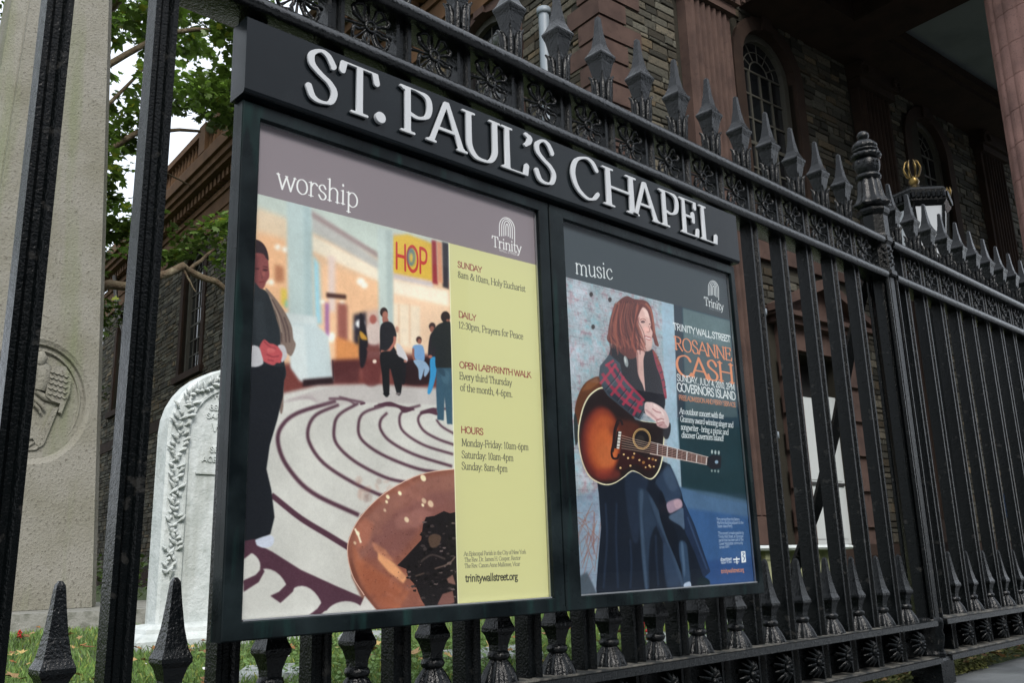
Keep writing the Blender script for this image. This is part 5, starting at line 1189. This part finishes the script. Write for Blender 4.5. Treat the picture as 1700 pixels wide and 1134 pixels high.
# flank cornice with dentils, parapet and balustrade
b=MB(); side(b,-.10,26.5,-.02,.10,cornz,10.45); side(b,-.14,26.5,-.02,.14,10.02,10.08); side(b,-.16,26.5,-.02,.16,10.45,10.62); b.build('frieze',FRZ,chap)
b=MB(); side(b,-.4,26.7,-.02,.50,10.88,11.02); side(b,-.5,26.8,-.02,.60,11.02,11.20); side(b,-.6,26.9,-.02,.70,11.20,11.48); side(b,-.4,26.7,-.3,.45,11.48,11.9); b.build('cornice',FRZ,chap); cornice=bpy.data.objects['cornice']
for i in range(88): b=MB(); side(b,.0+i*.3,.17+i*.3,.16,.34,10.64,10.86); b.build('dentil',FRZ,cornice)
bal=None
b=MB(); side(b,.1,19.5,.02,.30,11.90,12.10); side(b,.1,19.5,.02,.32,12.72,12.92); par=b.build('parapet',FRZ,chap)
for i in range(6):
    b=MB(); u=.3+i*3.8; side(b,u,u+.5,.0,.34,12.10,12.98); b.build('pier',FRZ,par)
bm_=MB(); bm_.lathe((0,0,0),[(.07,0),(.05,.05),(.085,.2),(.05,.42),(.045,.5),(.07,.62)],6); BALM=bm_.shared('baluster',FRZ)
for i in range(64):
    u=.45+i*.3
    if abs((u-.55)%3.8)<.35: continue
    put('baluster',BALM,None,(O[0]+DS[0]*u+NS[0]*.16,O[1]+DS[1]*u+NS[1]*.16,12.10),par)
b=MB(); b.add([(O[0]+DS[0]*u+NS[0]*p,O[1]+DS[1]*u+NS[1]*p,z) for u,p,z in ((0,-.3,11.9),(26.5,-.3,11.9),(26.5,-8.6,14.2),(0,-8.6,14.2))],[(0,1,2,3)]); b.build('roof',mat('slate_roof',(.04,.04,.045),.7),chap)
b=MB(); side(b,15.0,15.8,-.9,-.2,11.6,13.7); side(b,14.9,15.9,-1.0,-.1,13.7,13.9); side(b,15.1,15.7,-.8,-.3,13.9,14.5); side(b,15.0,15.8,-.9,-.2,14.5,14.62); b.build('chimney',BROWN,chap)
# arched windows: brown surround, cream frame, glazing bars, dark panes
def archpts(c,zs,zt,h,n=12): return [(c-h,zs)]+[(c-h*math.cos(a),zt+h*math.sin(a)) for a in np.linspace(0,math.pi,n)]+[(c+h,zs)]
def band(ax,nm,P,Q,p0,p1):
    """frame between outline P (outer) and Q (inner), p0..p1 proud"""
    f=lambda q,p:(O[0]+ax[0]*q[0]+nm[0]*p,O[1]+ax[1]*q[0]+nm[1]*p,q[1])
    b=MB(); b.loft([[f(q,p0) for q in P],[f(q,p1) for q in P],[f(q,p1) for q in Q],[f(q,p0) for q in Q]],cap=False,smooth=False,close=False); return b
def window(ax,nm,box,c,zs,zt,h,wall_,surr):
    e=bpy.data.objects
    s=band(ax,nm,archpts(c,zs,zt,h+.24),archpts(c,zs,zt,h),-.10,.05); box(s,c-h-.36,c+h+.36,-.01,.13,zs-.20,zs-.012); box(s,c-.14,c+.14,.052,.10,zt+h*.98,zt+h+.30)
    w=s.build('window_surround',surr,wall_)
    b=band(ax,nm,archpts(c,zs,zt,h-.005),archpts(c,zs+.0,zt,h-.13),-.22,-.10); box(b,c-h+.14,c+h-.14,-.22,-.12,zs+.002,zs+.10); b.build('window_frame',CREAM,w)
    b=MB(); 
    for k in (-1,0,1): x=c+k*(h-.13)*.5; box(b,x-.018,x+.018,-.205,-.165,zs+.10,zt)
    z=zs+.10
    nrow=6
    for k in range(1,nrow+1): 
        zz=zs+.1+(zt-zs-.1)*k/nrow; wd=.03 if k==3 else .016; box(b,c-h+.13,c+h-.13,-.203-(.02 if k==3 else 0),-.167,zz-wd,zz+wd)
    f=lambda u,p,z:(O[0]+ax[0]*u+nm[0]*p,O[1]+ax[1]*u+nm[1]*p,z); R_=h-.13
    for a in np.linspace(0,math.pi,7)[1:-1]: b.tube([f(c-R_*.42*math.cos(a),-.19,zt+R_*.42*math.sin(a)),f(c-R_*math.cos(a),-.19,zt+R_*math.sin(a))],.016,4)
    b.tube([f(c-R_*.42*math.cos(a),-.19,zt+R_*.42*math.sin(a)) for a in np.linspace(0,math.pi,12)],.018,4); b.tube([f(c-R_*.72*math.cos(a),-.19,zt+R_*.72*math.sin(a)) for a in np.linspace(0,math.pi,12)],.014,4)
    b.build('glazing_bars',CREAM,w)
    # panes: one sheet per sash opening between the bars
    i=0; cols=[c-R_,c-R_*.5,c,c+R_*.5,c+R_]
    for r_ in range(nrow):
        za=zs+.1+(zt-zs-.1)*r_/nrow; zb=zs+.1+(zt-zs-.1)*(r_+1)/nrow
        for q in range(4):
            b=MB(); tl=rs_.uniform(-.004,.004); b.add([f(cols[q]+.012,-.186,za+.012),f(cols[q+1]-.012,-.186+tl,za+.012),f(cols[q+1]-.012,-.186+tl,zb-.012),f(cols[q]+.012,-.186,zb-.012)],[(0,1,2,3)]); b.build('pane',DGLASS,w,fix=False)
    b=MB(); b.add([f(c-R_*math.cos(a),-.186,zt+.012+R_*math.sin(a)) for a in np.linspace(0,math.pi,14)],[tuple(range(14))]); b.build('fanlight_pane',DGLASS,w,fix=False)
    return w
for i,(c,zs,zt,h) in enumerate(SWIN): window(DS,NS,side,c,zs,zt,h,chap,BROWN_SHADE if i>1 else BROWN)
for c,zs,zt,h in FWIN: window(DF,NF,front,c,zs,zt,h,chap,BROWN_SHADE)
# pilasters on the front
def pilaster(u0,u1,z0,z1,m):
    b=MB(); front(b,u0,u1,-.01,.16,z0,z1); nf=7; st=(u1-u0-.16)/nf
    for k in range(nf): 
        a=u0+.08+st*k; P=[]
        b.loft([[(O[0]+DF[0]*(a+st*.12+st*.76*t)+NF[0]*(.16+.05*math.sin(math.pi*t)),O[1]+DF[1]*(a+st*.12+st*.76*t)+NF[1]*(.16+.05*math.sin(math.pi*t)),z) for t in np.linspace(0,1,6)] for z in (z0+.4,z1-.02)],smooth=False)
    front(b,u0-.06,u1+.06,.0,.24,z0,z0+.38); p=b.build('pilaster',m,chap)
    b=MB(); front(b,u0-.05,u1+.05,-.01,.26,z1+.004,z1+.16); front(b,u0-.10,u1+.10,-.01,.33,z1+.165,z1+.46)
    for s_ in (-1,1):
        for k in range(7):
            a=k*.55; r=.17-.017*k; cu=(u0+u1)/2+s_*((u1-u0)/2-.02)
            x=cu+r*math.cos(a)*s_; z=z1+.26+r*math.sin(a); front(b,x-.035,x+.035,.332,.37+.004*k,z-.035,z+.035)
    b.build('capital',m,p)
pilaster(1.72,2.80,.70,9.05,BROWN); pilaster(6.55,7.65,.70,9.05,BROWN_SHADE); pilaster(11.4,12.5,.70,9.05,BROWN_SHADE)
# front door: block surround, pediment, part-open white leaves
dr=None
b=MB(); 
for (x0,x1) in ((3.42,3.90),(5.14,5.62)):
    front(b,x0,x1,-.01,.05,.69,3.66)
front(b,3.42,5.62,-.01,.06,3.66,4.02); front(b,3.28,5.76,-.01,.20,4.025,4.12); front(b,3.20,5.84,-.01,.30,4.124,4.20)
P=[(3.18,4.204),(5.86,4.204),(5.86,4.26),(4.52,4.86),(3.18,4.26)]; Q=[(3.45,4.24),(5.59,4.24),(4.52,4.70)]
b.prism(P,-.04,.10-.01,O,DF,NF)
for s_ in (-1,1): b.prism([(4.52,4.72),(4.52+s_*1.36,4.17),(4.52+s_*1.36,4.28),(4.52,4.88)],.092,.32,O,DF,NF)
ds_=b.build('door_surround',BROWN,chap)
for x0,x1 in ((3.36,3.80),(5.20,5.68)):
    for k in range(5):
        b=MB(); z=.95+k*.56; front(b,x0+.0,x1,.0505,.11,z,z+.30); b.build('surround_block',BROWN,ds_)
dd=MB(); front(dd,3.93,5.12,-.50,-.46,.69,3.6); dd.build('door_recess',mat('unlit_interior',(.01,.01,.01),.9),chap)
b=MB(); front(b,3.99,4.50,-.20,-.15,.70,2.98); l1=b.build('door_leaf',WHITED,chap)
b=MB(); front(b,4.56,5.10,-.20,-.15,.70,3.04); l2=b.build('door_leaf',WHITED,chap)
for l,x0,x1 in ((l1,4.03,4.46),(l2,4.60,5.06)):
    for z0,z1 in ((.78,1.56),(1.68,2.88)): b=MB(); front(b,x0+.04,x1-.04,-.148,-.140,z0,z1); b.build('panel',WHITED,l)
    b=MB(); front(b,x0,x1,-.1495,-.125,1.60,1.645); b.build('rail',DPIPE,l)
b=MB(); front(b,3.905,3.985,-.22,-.10,.70,1.9); b.build('door_stop',REDP,chap)
# portico floor and steps with yellow nosings
for i,(p,z) in enumerate(((.9,.52),(1.25,.35),(1.6,.18))):
    b=MB(); front(b,5.25,13,.06,p,.08,z); s=b.build('step',BROWN_SHADE,chap); tag(s)
    b=MB(); front(b,5.25,13,p-.05,p+.004,z+.002,z+.010); front(b,5.25,13,p+.0005,p+.006,z-.03,z+.0015); b.build('nosing',YEL,s)
b=MB(); front(b,3.3,14.4,-.01,.058,.10,.69); b.build('door_sill',BROWN_SHADE,chap)
# portico: columns, beams, coffered ceiling
b=MB(); front(b,3.3,14.4,.0,.95,9.52,10.1); front(b,5.25,6.30,.952,5.4,9.50,10.1); front(b,10.9,11.9,.952,5.4,9.50,10.1); front(b,3.0,14.6,5.42,6.5,9.30,10.1); front(b,3.3,4.2,.953,5.41,9.5,10.1); be=b.build('portico_beam',BROWN_SHADE,chap)
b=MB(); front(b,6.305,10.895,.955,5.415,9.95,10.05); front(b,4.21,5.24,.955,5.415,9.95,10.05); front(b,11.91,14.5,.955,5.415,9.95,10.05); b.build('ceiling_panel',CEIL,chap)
b=MB(); front(b,3.0,14.6,.0,6.7,10.11,11.3); front(b,2.8,14.8,-.0,7.0,11.31,11.7); b.build('entablature',BROWN_SHADE,chap)
b=MB(); front(b,6.28,6.42,.96,5.41,9.62,9.80); front(b,6.43,10.88,.952,1.08,9.62,9.80); b.build('coffer_moulding',BROWN_SHADE,chap)
def column(u,p,r,lab=None):
    cx=O[0]+DF[0]*u+NF[0]*p; cy=O[1]+DF[1]*u+NF[1]*p; n=96; b=MB(); fl=20
    cseg=(9.1-.6)/17
    rings=[]
    def ringz(z,rr): return [(cx+rr*(1+.045*(abs(math.cos(fl*math.pi*k/n))**.6-.6))*math.cos(2*math.pi*k/n),cy+rr*(1+.045*(abs(math.cos(fl*math.pi*k/n))**.6-.6))*math.sin(2*math.pi*k/n),z) for k in range(n)]
    col=None
    for i in range(17):
        z0=.6+i*cseg; z1=z0+cseg; t=(i+.5)/17; ra=r*(1-.13*max(0,(i/17-.1))**1.3); rb=r*(1-.13*max(0,((i+1)/17-.1))**1.3)
        q=MB(); q.loft([ringz(z0+.002,ra*.992),ringz(z0+.012,ra),ringz(z1-.012,rb),ringz(z1-.002,rb*.992)],smooth=False); 
        if col is None: col=q.build('column',COLM,chap)
        else: q.build('drum',COLM,col)
    b=MB(); b.lathe((cx,cy,0),[(r*1.3,.1),(r*1.3,.3),(r*1.22,.36),(r*1.28,.42),(r*1.1,.5),(r*1.04,.6)],40); b.lathe((cx,cy,0),[(r*.9,9.1),(r*1.1,9.15),(r*1.1,9.22),(r*.95,9.25),(r*1.2,9.3)],40); b.build('column_base',COLM,col)
for u,p in ((4.6,5.9),(7.0,5.9)): pass
column(5.35,3.62,.56) if False else None
CU=(13.30-KX)*DF[0]+(1.40-KY)*DF[1]; CP=-((13.30-KX)*DS[0]+(1.40-KY)*DS[1])
column(CU,CP,.66); column(CU+4.,CP,.66)
# downpipes
def pipe(name,P,r,m,clips=()):
    b=MB(); b.tube(P,r,10); p=b.build(name,m,chap)
    for z in clips: 
        q=MB(); q.lathe((P[0][0],P[0][1],z),[(r*1.02,-.05),(r*1.3,-.045),(r*1.3,.045),(r*1.02,.05)],12); q.build('pipe_clip',m,p)
def sp(u,p,z): return (O[0]+DS[0]*u+NS[0]*p,O[1]+DS[1]*u+NS[1]*p,z)
def fp(u,p,z): return (O[0]+DF[0]*u+NF[0]*p,O[1]+DF[1]*u+NF[1]*p,z)
pipe('downpipe',[sp(1.05,.12,.3),sp(1.05,.12,8.72)],.085,PIPE,(8.66,5.,2.5))
pipe('downpipe',[sp(23.3,.10,.3),sp(23.3,.10,8.0),sp(23.3,.12,8.6),sp(23.6,.3,9.3),sp(23.7,.45,10.6)],.07,DPIPE,(7.5,4.6))
pipe('downpipe',[fp(2.62,.34,.4),fp(2.62,.34,4.9)],.075,PIPE,(2.2,4.))
pipe('conduit',[fp(2.90,.10,.5),fp(2.90,.10,2.9)],.012,DPIPE); 
# small notices pinned inside the portico
for i,(u,z,w,h,lab) in enumerate(((7.9,1.1,.30,.34,'small blue notice low on the dark portico wall, nearest the fence post'),(10.2,1.15,.22,.45,'narrow blue notice low on the dark portico wall, farthest right'))):
    b=MB(); front(b,u,u+w,.262 if u<8 else .04,.275 if u<8 else .052,z,z+h); tag(b.build('notice',BLUEP),lab,'notice')

# ---------------------------------------------------------------- lantern standing inside the railing
LX,LY=5.86,.62
lan=empty('lamp_post',(LX,LY,.1),'black iron lantern with milky panes and a gilt crest, rising behind the railing at right','lantern')
b=MB(); b.lathe((LX,LY,0),[(.12,.1),(.12,.2),(.07,.3),(.05,.5),(.045,2.3),(.07,2.36),(.05,2.42),(.10,2.50)],16); b.build('post',IRON,lan)
b=MB(); n6=6
def hexr(r,z,rot=.25): return [(LX+r*math.cos(2*math.pi*k/6+rot),LY+r*math.sin(2*math.pi*k/6+rot),z) for k in range(6)]
b.loft([hexr(.13,2.50),hexr(.15,2.53)],smooth=False); b.loft([hexr(.205,2.90),hexr(.235,2.93),hexr(.24,3.01),hexr(.225,3.03),hexr(.07,3.10),hexr(.04,3.12)],smooth=False)
for a,c in zip(hexr(.150,2.53),hexr(.205,2.90)): b.tube([a,c],.012,4)
for k in range(6):
    A=Vector(hexr(.242,2.95)[k]); B=Vector(hexr(.242,2.95)[(k+1)%6])
    for q in range(7): 
        p=A.lerp(B,(q+.5)/7); b.sq((p.x,p.y,p.z),[(.009,0),(.009,.04)])
b.build('frame',IRON,lan)
for k in range(6):
    A=hexr(.146,2.535);B=hexr(.200,2.895); b=MB(); b.add([A[k],A[(k+1)%6],B[(k+1)%6],B[k]],[(0,1,2,3)]); b.build('pane',MILK,lan,fix=False)
b=MB(); b.lathe((LX,LY,0),[(.02,3.11),(.04,3.15),(.02,3.19)],12)
for k in range(8):
    a=k*math.pi/4; ca,sa=math.cos(a),math.sin(a); b.tube([(LX+.012*ca,LY+.012*sa,3.17),(LX+.045*ca,LY+.045*sa,3.20),(LX+.062*ca,LY+.062*sa,3.25),(LX+.045*ca,LY+.045*sa,3.30),(LX+.03*ca,LY+.03*sa,3.315)],[.004,.006,.0065,.005,.002],5)
b.build('gilt_crest',GOLD,lan)
for k in (0,5,1):
    p=hexr(.235,3.03)[k]; b=MB()
    for q in range(3): a=q*2.1; b.tube([(p[0],p[1],3.02),(p[0]+.02*math.cos(a),p[1]+.02*math.sin(a),3.06),(p[0]+.012*math.cos(a+1),p[1]+.012*math.sin(a+1),3.10)],[.008,.010,.002],5)
    b.build('gilt_flame',GOLD,lan)
# telephone wires hanging across the portico
# ---------------------------------------------------------------- unseen blocks added across the street to darken reflections in glass and gloss paint
BRK=mat('unseen_block_brick',lin((40,38,37)),.9,spec=.1,var=(.4,lin((30,29,29)),.4,.7)); OGL=mat('unseen_block_glass',(.01,.012,.014),.1)
for i,(x0,x1,h,lab) in enumerate(((-46,-27,13.5,'unseen dark block added across the street to dim reflections, farthest left'),(-26.5,-9,15,'highest unseen dark block added across the street to dim reflections'),(-8.5,8,14,'unseen dark block added opposite the notice board to dim its reflections'),(8.5,24,13,'unseen dark block added opposite the portico to dim reflections'),(24.5,60,9,'long low unseen block added far down the street to dim reflections'))):
    e=empty('unseen_street_block',((x0+x1)/2,-27,0),lab,'building'); b=MB(); b.box(x0,x1,-40,-27,-.02,h); b.build('wall',BRK,e)
    b=MB(); n=int((x1-x0)/2.6)
    for k in range(n):
        for r_ in range(int(h/3.6)): x=x0+(k+.5)*(x1-x0)/n; b.box(x-.7,x+.7,-26.99,-26.95,1.2+r_*3.6,3.3+r_*3.6)
    o=b.build('window_glass',OGL,e); o['kind']='stuff'
# ---------------------------------------------------------------- trees
def leaf_mass(name,centres,per,rad,size,seed,m,parent,flat=.6):
    rn=np.random.RandomState(seed); C=np.array(centres,float); N=len(C)*per
    c=np.repeat(C[:,:3],per,0); rr=np.repeat(C[:,3] if C.shape[1]>3 else np.full(len(C),rad),per)
    d=rn.normal(0,1,(N,3)); d/=np.linalg.norm(d,axis=1)[:,None]; p=c+d*(rr*rn.uniform(.15,1,N)**.6)[:,None]*np.array([1,1,flat])
    # leaf outline: five-pointed plane leaf, folded along the midrib
    out=np.array([(0,0),(.28,-.05),(.55,.18),(.34,.30),(.42,.62),(.16,.55),(0,1.),(-.16,.55),(-.42,.62),(-.34,.30),(-.55,.18),(-.28,-.05)])
    a=rn.uniform(0,2*np.pi,N); tl=rn.normal(-.35,.5,N); s=size*rn.uniform(.55,1.25,N)
    u=np.c_[np.cos(a),np.sin(a),rn.normal(0,.35,N)]; v=np.c_[-np.sin(a)*np.cos(tl),np.cos(a)*np.cos(tl),np.sin(tl)]
    V=p[:,None,:]+s[:,None,None]*(u[:,None,:]*out[None,:,0,None]+v[:,None,:]*out[None,:,1,None]); V[:,:,2]+=(np.abs(out[:,0])*-.25)[None,:]*s[:,None]
    V=V.reshape(-1,3); i=(np.arange(N)*12)[:,None]; F=(i+np.arange(12)[None,:]).tolist()
    t=np.repeat(rn.choice([.6,.85,1.1,1.5,2.2],len(C)),per)*rn.uniform(.75,1.3,N); yl=rn.uniform(0,1,N)<.06
    T=np.c_[t*(1+yl*1.2),t*(1+yl*.5),t*.9]; T=np.repeat(T,12,0)
    return numeric(name,V.tolist(),F,m,T,parent)
def limb(b,P,r0,r1,n=8,wob=.04,seed=0):
    rg=random.Random(seed); P=[Vector(p) for p in P]; Q=[]
    for i in range(len(P)-1):
        for t in (0,.33,.66): Q.append(P[i].lerp(P[i+1],t)+Vector((rg.uniform(-wob,wob),rg.uniform(-wob,wob),rg.uniform(-wob,wob))))
    Q.append(P[-1]); m=len(Q); b.tube(Q,[r0+(r1-r0)*i/(m-1) for i in range(m)],n)
def tree(name,base,limbs,clusters,per,rad,size,seed,lab,cat='tree',trunkr=.3,htop=6.,grp=None):
    e=empty(name,base,lab,cat,grp); b=MB(); x,y,z=base
    limb(b,[(x,y,z-.1),(x+.1,y,z+htop*.35),(x-.05,y+.1,z+htop*.7),(x+.1,y,z+htop)],trunkr,trunkr*.6,10,.05,seed); tr=b.build('trunk',BARK,e)
    for i,(P,r0,r1) in enumerate(limbs):
        b=MB(); limb(b,P,r0,r1,7,min(.06,r0*.35),seed+i); b.build('limb',BARK,tr)
    leaf_mass('crown',clusters,per,rad,size,seed,LEAF,e); return e
rg=random.Random(12)
def cloud(n,x,y,z,keep=None):
    C=[]
    while len(C)<n:
        p=(rg.uniform(*x),rg.uniform(*y),rg.uniform(*z))
        if keep is None or keep(p): C.append((*p,rg.uniform(.35,.8)))
    return C
# plane tree just beyond the monument: limbs show between the bars
T1=(2.35,15.2,.1)
def k1(p):
    # open gaps low down towards the chapel eaves
    x,y,z=p; a=math.degrees(math.atan2(x+.437,y+1.766)); el=(z-.545)/math.hypot(x+.437,y+1.766)
    return el>.50+.0*(a) or (el>.30 and a<19.6) 
C1=cloud(210,(.5,8.5),(12.5,18),(5.2,14.5),k1)
L1=[([(2.4,15.2,5.2),(3.2,15.0,6.2),(3.75,15.0,7.1),(4.1,15.0,8.4),(4.2,15.2,9.6)],.13,.05),([(3.75,15.0,7.1),(4.6,14.8,8.2),(5.4,14.8,9.0),(6.6,14.9,9.4)],.09,.03),
    ([(2.3,15.2,6.0),(1.9,14.5,8.6),(1.7,14.5,11.)],.2,.08),([(2.4,15.2,5.6),(3.6,14.6,8.9),(5.5,14.2,10.9),(7.3,14.0,11.6)],.10,.03),([(4.1,15.0,8.4),(4.9,15.2,9.6),(5.7,15.,10.9)],.06,.02),
    ([(3.2,15.,6.2),(4.3,15.5,6.9),(5.2,15.4,7.0)],.05,.02),([(5.4,14.8,9.0),(5.9,14.9,8.3),(6.5,15,8.2)],.035,.012)]
tree('plane_tree',T1,L1,C1,78,.68,.17,5,'tall leafy plane tree behind the grey monument, its crown against the white sky',trunkr=.32,htop=5.6)
# farther tree filling the lower left of the sky
C2=cloud(90,(5.2,8.2),(24,29),(5.,12.),lambda p: True)
tree('plane_tree',(6.6,26.5,.1),[([(6.6,26.5,6),(6.2,26.5,9),(5.8,26,11)],.15,.05)],C2,60,.8,.22,6,'more distant tree with sunlit leaves beyond the far end of the chapel flank',trunkr=.3,htop=7)
# dark tree at the left edge, with leaves overhanging the churchyard
C3=cloud(120,(-3.5,1.2),(11,15),(4.5,12))
tree('plane_tree',(.55,13.2,.1),[([(.55,13.2,5.5),(.9,13.,8.),(1.2,12.8,10)],.2,.07),([(.6,13.2,5),(-.6,13,7.5),(-1.6,12.8,9)],.16,.05)],C3,46,.6,.16,7,'dark-trunked tree at the far left edge behind the monument',trunkr=.26,htop=6.)
# mossy low bough crossing in front of the chapel flank
TB=(-2.2,10.3,.1)
C4=[(4.15,9.2,4.85,.32),(4.35,9.0,4.72,.38),(4.6,9.0,4.55,.36),(4.85,9.0,4.7,.4),(4.05,9.3,4.62,.22),(5.2,9.,4.8,.4),(4.45,9.0,5.02,.3),(3.85,9.3,4.5,.16),(5.6,9.1,4.6,.4),(4.75,9.1,5.1,.3)]
e=tree('plane_tree',TB,[([(-2.1,10.3,3.1),(0,10.1,3.3),(1.6,9.6,3.55),(2.97,9.05,3.88),(3.45,9.0,4.0),(3.97,9.0,4.33),(4.3,9.05,4.25),(4.75,9.0,4.12)],.075,.04),([(3.97,9.0,4.33),(4.05,8.98,4.2),(4.16,8.95,4.02)],.02,.008),([(4.1,9.05,4.32),(4.3,9.0,4.55),(4.5,9.0,4.8)],.03,.012)],C4+cloud(60,(-5,0),(9,13),(4.5,9)),70,.4,.10,8,'tree with one long mossy bough reaching across in front of the chapel wall',trunkr=.3,htop=6)
# canopy over the churchyard, above the picture: shades the chapel flank
C5=cloud(80,(4.6,10.5),(9,23),(12.2,17))
tree('plane_tree',(5.3,31.,.1),[([(5.3,31,9),(5.6,22,14),(6.4,14,14.5)],.3,.08)],C5,26,1.,.32,9,'high spreading tree whose canopy hangs over the chapel roof',trunkr=.4,htop=10)
# dead leaf litter and dark shrubs at the foot of the flank
leaflets('low_shrubs',2600,[(6.4,8.2,6,14),(4.5,8.6,15,24)],LEAF,.05,.1,.9,51,.8,(.4,.9))
# ---------------------------------------------------------------- render settings
SC.cycles.max_bounces=6; SC.cycles.transparent_max_bounces=12
